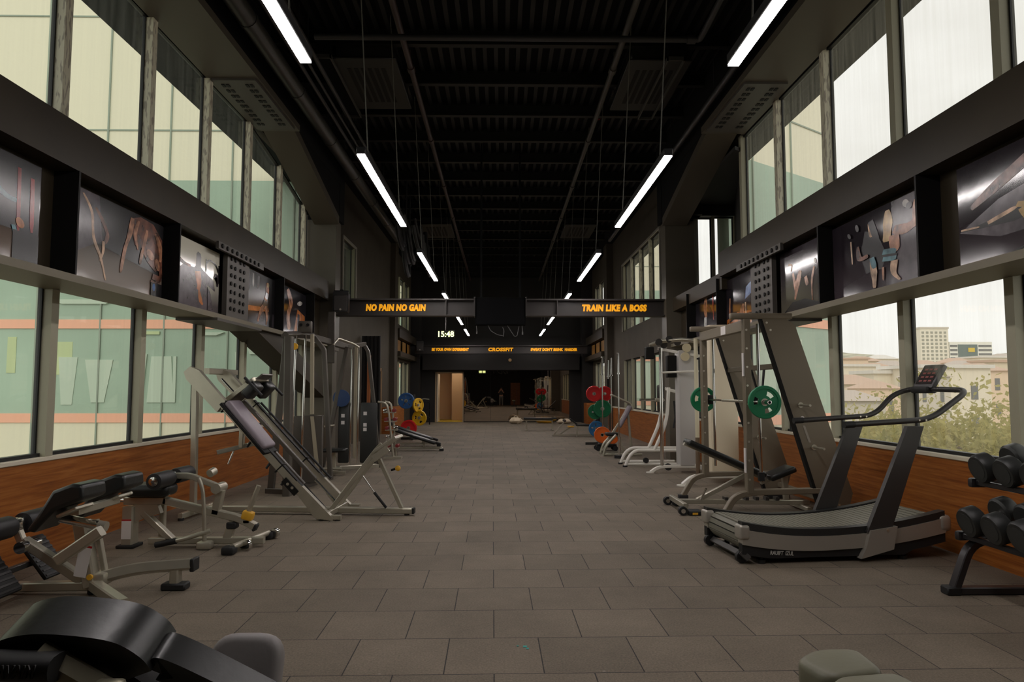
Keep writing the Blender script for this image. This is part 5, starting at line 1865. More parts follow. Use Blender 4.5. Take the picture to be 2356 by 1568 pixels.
# ================================================================== TWO SLANT BOARDS (left, far)
for i, (y, x0, lab) in enumerate(((16.4, -2.5, 'black slanted bench board on silver rails, nearer of the two by the plate tree'), (17.7, -2.68, 'black slanted bench board on silver rails, farther of the two by the plate tree'))):
    t = thing('slant_board', lab, 'bench', (x0, y, 0), 0, 'slant boards on the left')
    slab_pad(t, 'board', M_vinyl, (.0, 0, .52), (.98, 0, .20), .30, .07, .03)
    slab_pad(t, 'foot_pad', M_rub, (.98, 0, .21), (1.10, 0, .17), .12, .06, .02)
    bar_part(t, 'base_rail', M_silver, [(-.02, 0, .06), (1.12, 0, .06)], .05, .06)
    bar_part(t, 'front_leg', M_silver, [(.72, 0, .24), (.70, 0, .06)], .05, .06)
    bar_part(t, 'rear_leg', M_silver, [(.08, 0, .46), (.0, 0, .06)], .06, .06)
    bar_part(t, 'cross_foot', M_silver, [(1.10, -.22, .03), (1.10, .22, .03)], .05, .055)
    bar_part(t, 'cross_foot', M_silver, [(.02, -.22, .03), (.02, .22, .03)], .05, .055)
    MB().rbox((1.08, -.25, 0), (1.18, -.19, .06), .01, 1).build('rubber_foot', M_rub, t)
    tube_part(t, 'roller_axle', M_chrome, [(-.06, -.2, .62), (-.06, .2, .62)], .012)
    bar_part(t, 'roller_stem', M_silver, [(-.06, 0, .62), (.04, 0, .42)], .04, .04)
    for q in (-.11, .11):
        MB().cyl((-.06, q - .08, .62), (-.06, q + .08, .62), .05, 14, bev=.01).build('foam_roller', M_foam, t)

# ================================================================== PLATE TREES
M_bluep = mat('blue_rubber', (.02, .09, .26), .45)
M_yelp = mat('yellow_rubber', (.72, .42, .01), .45)
M_redp = mat('red_rubber', (.62, .008, .01), .45)
M_orgp = mat('orange_rubber', (.80, .15, .01), .45)


def tree_rack(loc, label):
    t = thing('plate_tree', label, 'rack', loc)
    bar_part(t, 'post', M_dgrey, [(0, 0, 0), (0, 0, 1.28)], .07, .07)
    bar_part(t, 'base', M_dgrey, [(-.35, 0, .03), (.35, 0, .03)], .07, .06)
    bar_part(t, 'base', M_dgrey, [(0, -.3, .03), (0, .3, .03)], .07, .06)
    return t


t = tree_rack((-2.50, 20.0, 0), 'dark plate tree holding blue, yellow and red plates by the left wall')
for (x, z) in ((-.18, 1.10), (.16, .98), (.20, .62), (-.10, .34)):
    MB().cyl((0, -.02, z), (x, -.02, z), .016, 10).cyl((x, .05, z), (x, -.34, z), .024, 12).build('peg', M_chrome, t)
G1 = 'coloured plates on the left plate tree'
plate((-2.68, 19.72, 1.10), .225, .06, M_bluep, 'blue plate at the top of the left plate tree', G1, 5, .2)
plate((-2.68, 19.80, 1.10), .225, .05, mat('pale_blue_rubber', (.12, .26, .42), .45), 'paler blue plate right behind the dark blue one', G1, 5, .2)
plate((-2.34, 19.74, .98), .20, .055, M_yelp, 'upper yellow plate on the left plate tree', G1, rz=.9)
plate((-2.30, 19.70, .62), .215, .06, M_yelp, 'lower yellow plate with grip holes on the left plate tree', G1, rz=-.3)
plate((-2.60, 19.70, .34), .225, .07, M_redp, 'red plate low on the left plate tree behind the slant boards', G1, 0)
plate((-2.60, 19.82, .34), .225, .06, M_redp, 'second red plate low on the left plate tree, behind the first', G1, 0)

t = tree_rack((2.52, 18.0, 0), 'plate tree with red, green and blue plates far down the right side')
for (x, z) in ((-.17, 1.31), (.12, 1.31), (.05, .93), (-.2, .85), (-.10, .40)):
    MB().cyl((0, -.02, z), (x, -.02, z), .016, 10).cyl((x, .05, z), (x, -.34, z), .024, 12).build('peg', M_chrome, t)
G2 = 'coloured plates on the right plate tree'
plate((2.36, 17.70, 1.31), .20, .10, M_redp, 'red plate at top left of the right plate tree', G2, 0)
plate((2.64, 17.74, 1.31), .19, .08, M_redp, 'red plate at top right of the right plate tree', G2, 0)
plate((2.57, 17.70, .93), .225, .09, M_green, 'green plate on the middle peg of the right plate tree', G2, 0)
plate((2.40, 17.78, .85), .19, .06, M_green, 'smaller green plate behind the bigger one on the right plate tree', G2, 0)
plate((2.42, 17.72, .42), .20, .06, mat('mid_blue_rubber', (.02, .16, .38), .45), 'blue plate low on the right plate tree', G2, 5, .2)
# small rack with orange plates
t = thing('plate_cart', 'low black cart with orange plates in front of the upright bars, right side', 'rack', (2.42, 16.3, 0))
bar_part(t, 'rail', M_black, [(-.2, 0, .12), (.25, 0, .12)], .06, .3)
for x in (-.18, .22):
    MB().cyl((x, -.16, .06), (x, -.12, .06), .06, 14).build('wheel', M_rub, t)
    MB().cyl((x, .12, .06), (x, .16, .06), .06, 14).build('wheel', M_rub, t)
plate((2.36, 16.3, .36), .19, .07, M_orgp, 'orange plate standing on the low cart, left of the pair', 'orange plates on the cart', 0)
plate((2.58, 16.2, .30), .14, .06, M_orgp, 'smaller orange plate standing on the low cart, right of the pair', 'orange plates on the cart', 0)

# ================================================================== RIGHT SIDE MACHINES BEHIND THE SMITH
# functional trainer with pale weight shrouds
t = thing('functional_trainer', 'white cable trainer with tall pale shrouds behind the smith machine', 'gym machine', (3.0, 11.9, 0))
M_shrA = mat('grey_shroud', (.52, .50, .48), .45)
M_shrB = mat('cream_shroud', (.80, .70, .52), .45)
MB().rbox((.04, -.05, .12), (.38, .25, 2.08), .02, 2).build('weight_shroud', M_shrA, t)
MB().rbox((.18, -1.35, .12), (.60, -1.05, 2.40), .02, 2).build('weight_shroud', M_shrB, t)
bar_part(t, 'base_foot', M_white, [(.36, 0, .11), (-.20, 0, .11), (-.34, 0, .09), (-.46, 0, .01)], .05, .07, fr=.1)
MB().cyl((-.47, 0, 0), (-.47, 0, .015), .07, 16).build('floor_disc', M_white, t)
bar_part(t, 'base_foot', M_white, [(.58, -1.6, .14), (-.08, -1.6, .14), (-.20, -1.6, .12), (-.33, -1.6, .01)], .06, .09, fr=.1)
MB().cyl((-.34, -1.6, 0), (-.34, -1.6, .015), .08, 16).build('floor_disc', M_white, t)
bar_part(t, 'base_link', M_white, [(.50, -1.6, .12), (.30, 0, .12)], .05, .07)
tube_part(t, 'pulley_post', M_chrome, [(-.26, .0, .10), (-.26, .0, 2.12)], .032)
tube_part(t, 'pulley_post', mat('cream_post', (.72, .66, .48), .35), [(.25, -.35, .62), (.25, -.35, 2.26)], .034)
tube_part(t, 'lower_post', mat('brown_post', (.16, .11, .07), .4), [(.25, -.35, .0), (.25, -.35, .62)], .036)
tube_part(t, 'grip_bar', M_white, [(-.26, .0, 1.70), (.32, -.25, 1.72)], .018)
bar_part(t, 'top_arm', M_silver, [(-.45, .0, 2.16), (-.26, 0, 2.24), (.10, -.1, 2.26), (.42, -.35, 2.20)], .05, .06)
bar_part(t, 'top_arm', M_white, [(-.28, .15, 2.12), (.20, .0, 2.02), (.38, -.1, 1.98)], .05, .05)
for x, y, z in ((-.30, -.04, 2.22), (-.12, -.04, 2.27), (.02, -.04, 2.22), (-.18, .1, 2.18)):
    MB().lathe([(.02, 0), (.06, .003), (.05, .015), (.06, .027), (.02, .03)], (x, y, z), (0, -1, 0), 16).build('pulley', M_dgrey, t)
for z in (2.12, 1.97):
    MB().lathe([(.025, 0), (.075, .003), (.075, .03), (.025, .033)], (.16 - .03 * (z < 2), -.1, z), (0, -1, 0), 20).build('cam_wheel', mat('cam_cream', (.70, .62, .42), .45), t)
MB().rbox((-.52, -.05, 1.93), (-.38, .10, 2.14), .01, 1).build('black_box', M_black, t)
MB().rbox((-.12, .1, 1.62), (.04, .25, 2.0), .01, 1).build('black_box', M_black, t)
tube_part(t, 'handle', M_rub, [(.25, -.4, 1.92), (.36, -.45, 1.92), (.40, -.45, 1.78)], .014, .05)
MB().cyl((-.16, -.02, .10), (-.16, .02, .10), .06, 16).build('low_pulley', M_rub, t)

# lever machine with bent tubes
t = thing('lever_press_machine', 'white bent tube lever machine between the cable trainer and the reclined bench', 'gym machine', (2.25, 13.1, 0))
for y in (-.28, .22):
    tube_part(t, 'base_hoop', M_white, [(.02, y, .0), (.10, y, .20), (.22, y, .30), (1.10, y, .30)], .032, .12)
    tube_part(t, 'floor_tube', M_white, [(.06, y, .05), (1.05, y, .05)], .028)
    tube_part(t, 'bent_upright', M_white, [(.56, y, .30), (.80, y, .82), (.84, y, 1.45)], .032, .25)
    MB().cyl((.02, y, 0), (.02, y, .03), .045, 12).build('foot', M_rub, t)
bar_part(t, 'cross_tube', M_white, [(.84, -.28, 1.42), (.84, .22, 1.42)], .05, .05)
MB().rbox((.70, -.12, 1.0), (.80, .10, 1.5), .03, 2).build('back_pad', M_vinyl, t)
tube_part(t, 'bar_horn', M_chrome, [(.30, -.3, 1.22), (.76, -.3, 1.22)], .022)
MB().cyl((.58, -.3, 1.22), (.74, -.3, 1.22), .036, 12).build('sleeve', M_silver, t)
bar_part(t, 'rear_frame', M_white, [(1.08, -.03, .02), (1.08, -.03, 1.6)], .07, .07)
bar_part(t, 'rear_arm', M_white, [(1.08, -.03, 1.36), (.84, -.03, 1.42)], .06, .06)
MB().cyl((.40, -.32, .12), (.40, -.26, .12), .05, 16).build('roller', M_rub, t)
tube_part(t, 'hanging_strap', M_rub, [(.96, -.2, 1.2), (.98, -.2, .9), (.94, -.2, .7)], .02)

# reclined bench
t = thing('reclined_bench', 'reclined bench with mauve grey pad and silver bent tubes, far right side', 'bench', (2.15, 15.1, 0))
slab_pad(t, 'back_pad', M_mauve, (.36, 0, .62), (.62, 0, 1.08), .32, .07, .03)
bar_part(t, 'back_tube', M_silver, [(.06, 0, .10), (.22, 0, .42), (.60, 0, .98)], .05, .05, fr=.1)
bar_part(t, 'top_cover', M_silver, [(.24, 0, 1.30), (.64, 0, 1.12), (.68, 0, .98)], .03, .30, fr=.06)
for y in (-.22, .22):
    tube_part(t, 'base_hoop', M_silver, [(.02, y, .0), (.08, y, .22), (.30, y, .45)], .028, .1)
    tube_part(t, 'floor_tube', M_silver, [(.0, y, .04), (.85, y, .04)], .026)
bar_part(t, 'strut', M_silver, [(.60, 0, .90), (.66, 0, .05)], .05, .06)
bar_part(t, 'strut', M_silver, [(.36, 0, .45), (.52, 0, .05)], .04, .05)
bar_part(t, 'cross_tube', M_silver, [(.06, -.22, .10), (.06, .22, .10)], .04, .04)
cushion(t, 'seat', M_vinyl, rounded([(.10, -.15), (.36, -.15), (.36, .15), (.10, .15)], .05), .42, .49, .025)

# upright barbells in floor holders
G3 = 'barbells standing upright on the right'
for i, (x, y, z1, lab) in enumerate(((2.44, 14.45, 2.18, 'chrome barbell standing upright, nearest and tallest'), (2.50, 17.2, 2.22, 'upright barbell left of the pair before the red plates'), (2.72, 17.2, 2.2, 'upright barbell right of the pair before the red plates'), (2.86, 18.6, 2.2, 'upright barbell with black middle near the wall'))):
    t = thing('barbell', lab, 'barbell', (x, y, 0), 0, G3)
    MB().cyl((0, 0, .03), (0, 0, z1), .014, 12).build('shaft', M_chrome, t)
    MB().cyl((0, 0, z1 - .42), (0, 0, z1), .025, 14, bev=.004).build('sleeve', M_chrome, t)
    MB().cyl((0, 0, z1 - .45), (0, 0, z1 - .42), .04, 14).build('collar', M_chrome, t)
    MB().cyl((0, 0, .03), (0, 0, .44), .025, 14).build('sleeve', M_chrome, t)
    MB().cyl((0, 0, 0), (0, 0, .06), .10, 16).build('floor_holder', M_rub, t)
    if i == 3:
        MB().cyl((0, 0, 1.3), (0, 0, 1.7), .03, 12).build('grip_sleeve', M_black, t)
# decline bench
t = thing('decline_bench', 'black decline bench with raised back and silver legs, far right of the aisle', 'bench', (1.6, 21.2, 0))
slab_pad(t, 'seat', M_vinyl, (.66, 0, .38), (1.5, 0, .36), .30, .06, .025)
slab_pad(t, 'backrest', M_vinyl, (1.14, 0, .40), (1.54, 0, .80), .30, .05, .02)
slab_pad(t, 'foot_pad', M_vinyl, (.50, 0, .55), (.72, 0, .38), .28, .05, .02)
bar_part(t, 'floor_tube', M_silver, [(-.05, 0, .04), (1.7, 0, .04)], .05, .06)
bar_part(t, 'strut', M_silver, [(.0, 0, .06), (.34, 0, .46)], .04, .05)
bar_part(t, 'strut', M_silver, [(.20, 0, .08), (.62, 0, .36)], .04, .05)
bar_part(t, 'leg', M_silver, [(.72, -.1, .34), (.68, -.12, .0)], .04, .04)
bar_part(t, 'leg', M_silver, [(1.46, 0, .34), (1.46, 0, .05)], .05, .05)
tube_part(t, 'roller_axle', M_chrome, [(.32, -.2, .48), (.32, .2, .48)], .012)
for q in (-.12, .12):
    MB().cyl((.32, q - .07, .48), (.32, q + .07, .48), .04, 14, bev=.008).build('foam_roller', M_foam, t)
MB().rbox((.42, -.16, .28), (.60, .16, .32), .01, 1).build('yellow_plate', M_yel, t)
# long flat bench before the mirror, bag, box
t = thing('flat_bench', 'long narrow black bench in front of the mirror', 'bench', (.78, 24.3, 0))
cushion(t, 'seat', M_vinyl, rounded([(0, -.14), (1.15, -.14), (1.15, .14), (0, .14)], .04), .38, .45, .02)
bar_part(t, 'leg', M_silver, [(.10, 0, .38), (.10, 0, .03)], .05, .05)
bar_part(t, 'leg', M_silver, [(1.0, 0, .38), (1.0, 0, .03)], .05, .05)
bar_part(t, 'foot', M_silver, [(.10, -.2, .025), (.10, .2, .025)], .06, .05)
bar_part(t, 'foot', M_silver, [(1.0, -.2, .025), (1.0, .2, .025)], .06, .05)
bar_part(t, 'spine', M_silver, [(.1, 0, .36), (1.0, 0, .36)], .05, .05)
random.seed(21)
t = thing('crumpled_bag', 'crumpled cream bag lying on the floor before the mirror', 'bag', (.62, 29.2, 0))
m = MB()
vs, fs = [], []
for i in range(9):
    for j in range(14):
        th, ph = PI * i / 8, 2 * PI * j / 14
        k = 1 + random.uniform(-.22, .22) if 0 < i < 8 else 1
        vs.append(V((.27 * k * math.sin(th) * math.cos(ph), .2 * k * math.sin(th) * math.sin(ph), .13 + .14 * k * math.cos(th))))
for i in range(8):
    for j in range(14):
        a, b = i * 14 + j, i * 14 + (j + 1) % 14
        fs.append((a, a + 14, b + 14, b))
m.mesh(vs, fs)
m.build('cloth', mat('cream_cloth', (.62, .50, .36), .8), t)
MB().tube([(-.1, 0, .25), (-.05, -.05, .33), (.05, -.03, .32), (.1, 0, .24)], .012, 6).build('strap', MATS['cream_cloth'], t)
for i, (x, y, w_, c, lab) in enumerate(((1.9, 29.6, .42, M_yel, 'yellow bundle on the floor by the mirror'), (2.62, 29.3, .30, MATS['cream_cloth'], 'cream bundle on the floor beside the wooden box, right of the mirror'))):
    t = thing('floor_bundle', lab, 'bundle', (x, y, 0))
    m = MB()
    vs = []
    for a in range(9):
        for b in range(12):
            th, ph = PI * a / 8, 2 * PI * b / 12
            k = 1 + random.uniform(-.25, .25) if 0 < a < 8 else 1
            vs.append(V((w_ * k * math.sin(th) * math.cos(ph), .2 * k * math.sin(th) * math.sin(ph), .10 + .10 * k * math.cos(th))))
    m.mesh(vs, [(a * 12 + b, (a + 1) * 12 + b, (a + 1) * 12 + (b + 1) % 12, a * 12 + (b + 1) % 12) for a in range(8) for b in range(12)])
    m.build('cloth', c, t)
# kettlebell on the floor near the far bench
t = thing('weight_stand', 'dark low stand on silver stem in the aisle before the mirror', 'stand', (.86, 24.0, 0))
bpy.data.objects.remove(t)
# low cabinet by the doorway
t = thing('low_rack', 'dark low rack with tools between the plate tree and the lit doorway', 'rack', (-3.28, 28.6, 0))
for x in (0, .36):
    bar_part(t, 'post', M_black, [(x, 0, 0), (x, 0, .95)], .05, .05)
for z in (.3, .6, .9):
    bar_part(t, 'shelf', M_black, [(0, 0, z), (.36, 0, z)], .03, .4)
tube_part(t, 'top_handle', M_silver, [(-.1, 0, .95), (.1, 0, 1.05), (.34, 0, 1.02)], .02, .05)

t = thing('paper_scrap', 'tiny teal scraps lying on the bare floor in the front middle', 'litter', at(1208, 1487, z=0))
for a, b, r in ((0, 0, .011), (.012, -.03, .008), (-.04, .01, .005)):
    MB().rbox((a - r, b - r, 0), (a + r, b + r, .003), .001, 1).build('scrap', mat('teal_paper', (.02, .35, .30), .6), t)
# ================================================================== the photographer, seen only in the far mirror
t = thing('person', 'person in dark shirt holding a camera to the face, reflected in the far mirror', 'person', (0, -.42, 0))
M_sk = mat('skin', (.42, .22, .14), .5)
M_sh = mat('dark_shirt', (.03, .032, .036), .8)
M_tr = mat('grey_trousers', (.16, .15, .14), .8)
M_hr = mat('dark_hair', (.02, .014, .01), .6)


def body_mesh(name, verts, edges, radii, m, parent, sub=2):
    me = bpy.data.meshes.new(name)
    me.from_pydata([V(v) for v in verts], edges, [])
    o = bpy.data.objects.new(name, me)
    COL.objects.link(o)
    md = o.modifiers.new('skin', 'SKIN')
    md.use_smooth_shade = True
    for i, r in enumerate(radii):
        me.skin_vertices[0].data[i].radius = r if isinstance(r, tuple) else (r, r)
    me.skin_vertices[0].data[0].use_root = True
    o.modifiers.new('sub', 'SUBSURF').levels = sub
    o.modifiers['sub'].render_levels = sub
    me.materials.append(m)
    o.parent = parent
    return o


# pelvis, spine, neck, head; arms raised to the camera; legs
bv = [(0, 0, .90), (0, 0, 1.05), (0, .01, 1.22), (0, .01, 1.36), (0, .02, 1.44), (0, .05, 1.52), (0, .06, 1.58),
      (-.17, .0, 1.36), (-.24, .10, 1.16), (-.06, .27, 1.37), (.17, .0, 1.36), (.24, .10, 1.16), (.06, .27, 1.37),
      (-.10, 0, .82), (-.11, .02, .48), (-.12, -.02, .08), (-.12, .12, .04), (.10, 0, .82), (.11, .02, .48), (.12, -.02, .08), (.12, .12, .04)]
be = [(0, 1), (1, 2), (2, 3), (3, 4), (4, 5), (5, 6), (3, 7), (7, 8), (8, 9), (3, 10), (10, 11), (11, 12), (0, 13), (13, 14), (14, 15), (15, 16), (0, 17), (17, 18), (18, 19), (19, 20)]
br_ = [(.15, .10), (.14, .10), (.16, .11), (.15, .09), .055, .08, .075, .06, .045, .03, .06, .045, .03, .085, .055, .042, .035, .085, .055, .042, .035]
body_mesh('body', bv, be, br_, M_sk, t)
cv = [bv[0], bv[1], bv[2], bv[3], bv[7], bv[8], bv[10], bv[11]]
body_mesh('shirt', cv, [(0, 1), (1, 2), (2, 3), (3, 4), (4, 5), (3, 6), (6, 7)], [(.165, .115), (.155, .115), (.175, .125), (.165, .105), .072, .056, .072, .056], M_sh, t)
tv = [bv[0], bv[13], bv[14], bv[15], bv[17], bv[18], bv[19]]
body_mesh('trousers', tv, [(0, 1), (1, 2), (2, 3), (0, 4), (4, 5), (5, 6)], [(.165, .118), .098, .068, .056, .098, .068, .056], M_tr, t)
MB().ball((0, .035, 1.585), .095, 1, 1.1, .95).build('hair', M_hr, t)
for s in (-1, 1):
    m = MB()
    m.rbox((s * .05 - .018, .265, 1.335), (s * .05 + .018, .30, 1.42), .012, 2)
    for k in range(4):
        m.tube([(s * .055, .285, 1.35 + .02 * k), (s * .06, .325, 1.352 + .02 * k), (s * .035, .34, 1.352 + .02 * k)], .0085, 6)
    m.tube([(s * .045, .275, 1.34), (s * .03, .295, 1.325)], .01, 6)
    m.build('hand', M_sk, t)
tc_ = thing('camera_body', 'black camera held to the face of the photographer, reflected in the far mirror', 'camera', (0, -.125, 1.37))
MB().rbox((-.05, -.03, -.035), (.05, .02, .04), .01, 2).build('housing', M_rub, tc_)
MB().cyl((0, .018, 0), (0, .06, 0), .03, 18).build('lens', M_black, tc_)
# door and timber panel on the wall behind the camera (mirror only)
MB().rbox((.9, YB, 0), (1.8, YB + .05, 2.1), .005, 1).build('door_2', M_wood, kind='structure')
# ================================================================== outside
GZ = -9.0
MB().box((-300, -150, GZ - 1), (420, 700, GZ)).build('ground', mat('city_ground', (.34, .31, .24), .9, noise=(.08, .25)), kind='structure')
M_fwhite = mat('facade_white', (.84, .80, .62), .5)
M_fglass = mat('facade_green_glass', (.37, .50, .39), .3, noise=(.35, .16))
M_fcoral = mat('facade_coral', (.98, .50, .34), .5)
M_fjoint = mat('facade_joint', (.30, .36, .29), .6)
M_fpale = mat('facade_pale_drape', (.55, .66, .54), .6)
M_flit = mat('facade_lit_pane', (.56, .66, .36), .6)


def wing(name, label, p0, p1, drapes, zs=(GZ, .62, .84, 2.90, 3.12, 6.6, 15.0), out=(0, -1, 0)):
    p0, p1 = V((*p0, 0)), V((*p1, 0))
    d = (p1 - p0).normalized()
    L = (p1 - p0).length
    n = V(out)
    t = thing(name, label, 'building', p0)
    t['kind'] = 'thing'
    q = lambda a, b, z: d * a + n * b + V((0, 0, z))

    def slab(nm, m, a0, a1, z0, z1, b0=-.3, b1=0., mb=None):
        k = mb or MB()
        vs = [q(a0, b0, z0), q(a1, b0, z0), q(a1, b1, z0), q(a0, b1, z0), q(a0, b0, z1), q(a1, b0, z1), q(a1, b1, z1), q(a0, b1, z1)]
        k.mesh(vs, [(0, 3, 2, 1), (4, 5, 6, 7), (0, 1, 5, 4), (1, 2, 6, 5), (2, 3, 7, 6), (3, 0, 4, 7)])
        return k if mb else k.build(nm, m, t)
    slab('white_cladding', M_fwhite, 0, L, zs[0], zs[1])
    slab('coral_band', M_fcoral, 0, L, zs[1], zs[2], b1=.03)
    slab('green_glazing', M_fglass, 0, L, zs[2], zs[3])
    slab('coral_band', M_fcoral, 0, L, zs[3], zs[4], b1=.03)
    slab('green_glazing', M_fglass, 0, L, zs[4], zs[5])
    slab('white_cladding', M_fwhite, 0, L, zs[5], zs[6])
    m = MB()
    k = .9
    while k < L:
        slab('', None, k - .018, k + .018, zs[0], zs[6], .0, .035, m)
        k += 1.55
    for z in (7.87, 10.8, 13.4):
        slab('', None, 0, L, z - .018, z + .018, 0, .02, m)
    m.build('joints', M_fjoint, t)
    for i, (a0, a1, z0, z1, lit, sl) in enumerate(drapes):
        e = .006 + .004 * i
        m = MB()
        m.mesh([q(a0 + sl, e, z0), q(a1 - sl, e, z0), q(a1, e, z1), q(a0, e, z1), q(a0 + sl, .0, z0), q(a1 - sl, .0, z0), q(a1, .0, z1), q(a0, .0, z1)],
               [(0, 1, 2, 3), (7, 6, 5, 4), (0, 4, 5, 1), (1, 5, 6, 2), (2, 6, 7, 3), (3, 7, 4, 0)])
        m.build('lit_pane' if lit else 'drape', M_flit if lit else M_fpale, t)
    return t


# left wing faces back along the hall
X0 = -4.25


def fx(px):
    return -((px - 1153) / 1600 * 17.1) + X0


def fz(py):
    return 1.4 + (897 - py) / 1600 * 17.1


dr = []
for a, b, c, d_, lit, sl in ((115, 175, 787, 862, 1, 0), (28, 48, 776, 858, 1, 0), (145, 188, 822, 930, 0, .1), (205, 268, 828, 925, 0, .18), (355, 400, 820, 925, 0, -.08), (120, 140, 860, 900, 0, .05),
                             (405, 412, 820, 925, 0, .0), (325, 345, 815, 915, 0, .08), (335, 372, 763, 770, 1, 0), (120, 275, 690, 700, 0, .3), (560, 620, 770, 815, 0, .2), (545, 560, 810, 880, 0, .05), (455, 520, 765, 772, 0, .2)):
    dr.append((fx(b), fx(a), fz(d_), fz(c), lit, sl))
wing('building_wing', 'green glazed building wing with coral bands seen through the left windows', (X0, 17.1), (-27, 17.1), dr)
wing('building_wing', 'short angled green glazed wing seen through the right windows', (4.95, 14.85), (8.2, 17.15), [(.6, 1.6, .95, 2.75, 0, 0), (2.2, 2.7, 1.0, 2.6, 0, 0), (1.7, 2.0, 1.2, 2.4, 0, 0)], out=(.58, -.81, 0))

wing('building_wing', 'pale building wing far behind the right windows past the column', (5.4, 36), (8.8, 36), [(1, 2.5, 1, 2.8, 0, 0), (4, 6, 1, 2.7, 0, .1)])
wing('building_wing', 'pale building wing far behind the left windows past the column', (-5.0, 46), (-16, 46), [(1, 2.5, 1, 2.8, 0, 0), (4, 6, 1, 2.7, 0, .1)])
# ---- trees outside the right windows
M_leaf = mat('olive_foliage', (.36, .33, .13), .8, noise=(.9, .3))
def leaf_material():
    """thin leaves: light passes through them"""
    m = bpy.data.materials.new('olive_leaves')
    m.use_nodes = True
    nt = m.node_tree
    nt.nodes.remove(nt.nodes['Principled BSDF'])
    tc = nt.nodes.new('ShaderNodeTexCoord')
    n = nt.nodes.new('ShaderNodeTexNoise')
    n.inputs['Scale'].default_value = 1.1
    n.inputs['Detail'].default_value = 5
    r = nt.nodes.new('ShaderNodeValToRGB')
    r.color_ramp.elements[0].position = .3
    r.color_ramp.elements[0].color = (.34, .33, .14, 1)
    r.color_ramp.elements[1].position = .7
    r.color_ramp.elements[1].color = (.60, .52, .22, 1)
    d = nt.nodes.new('ShaderNodeBsdfDiffuse')
    t = nt.nodes.new('ShaderNodeBsdfTranslucent')
    mx = nt.nodes.new('ShaderNodeMixShader')
    mx.inputs[0].default_value = .5
    L = nt.links.new
    L(tc.outputs['Object'], n.inputs['Vector'])
    L(n.outputs['Fac'], r.inputs['Fac'])
    L(r.outputs['Color'], d.inputs['Color'])
    L(r.outputs['Color'], t.inputs['Color'])
    L(d.outputs[0], mx.inputs[1])
    L(t.outputs[0], mx.inputs[2])
    L(mx.outputs[0], nt.nodes['Material Output'].inputs['Surface'])
    return m


M_leaf = leaf_material()
M_bark = mat('bark', (.14, .10, .07), .9)


def tree(x, y, h, r, label, seed, nleaf=2600, group='trees outside the right windows', leaf=.22):
    rnd = random.Random(seed)
    t = thing('tree', label, 'tree', (x, y, GZ), 0, group)
    m = MB()
    m.tube([(0, 0, 0), (.1, .05, h * .35), (0, 0, h * .7)], .22, 8)
    for k in range(6):
        a = k * 1.05
        m.tube([(0, 0, h * .4), (r * .5 * math.cos(a), r * .5 * math.sin(a), h * .7)], .08, 6)
    m.build('trunk', M_bark, t)
    lobes = [(V((0, 0, h - r)), r)] + [(V((r * .62 * math.cos(a), r * .62 * math.sin(a), h - r * (1.0 + .45 * rnd.random()))), r * (.5 + .22 * rnd.random())) for a in [k * 2 * PI / 9 + rnd.random() * .4 for k in range(9)]]
    m = MB()
    for i in range(nleaf):
        c, rr = lobes[rnd.randrange(len(lobes))]
        while True:
            p = V((rnd.uniform(-1, 1), rnd.uniform(-1, 1), rnd.uniform(-1, 1)))
            if p.length <= 1:
                break
        p = p.normalized() * (rr * (.35 + .7 * rnd.random() ** .5))
        p.z *= .9
        p += c
        a, b = V((rnd.uniform(-1, 1), rnd.uniform(-1, 1), rnd.uniform(-1, 1))).normalized(), V((rnd.uniform(-1, 1), rnd.uniform(-1, 1), rnd.uniform(-1, 1))).normalized()
        s = leaf * (.6 + rnd.random())
        m.mesh([p - a * s, p + b * s * .6, p + a * s, p - b * s * .6], [(0, 1, 2, 3)])
    m.build('foliage', M_leaf, t)


tree(19.3, 29.5, 11.6, 4.1, 'bushy olive green tree filling the nearest right window', 1, 17000, leaf=.125)
tree(22.0, 40.0, 10.6, 3.4, 'olive green tree left of the bushiest one, behind the treadmill rail', 2, 10000, leaf=.13)
tree(34.0, 47.0, 10.2, 3.4, 'olive tree farther off at the right edge of the view', 3, 6000, leaf=.12)

# ---- houses and towers
M_hroof = [mat('roof_a', (.55, .38, .28), .7), mat('roof_b', (.72, .68, .62), .6), mat('roof_c', (.50, .42, .36), .7)]
M_hwall = [mat('hwall_a', (.72, .62, .46), .8), mat('hwall_b', (.80, .72, .58), .8), mat('hwall_c', (.62, .56, .48), .8), mat('hwall_d', (.78, .60, .44), .8)]
M_hwin = mat('house_window', (.16, .16, .16), .3)
HG = 'houses on the slope'


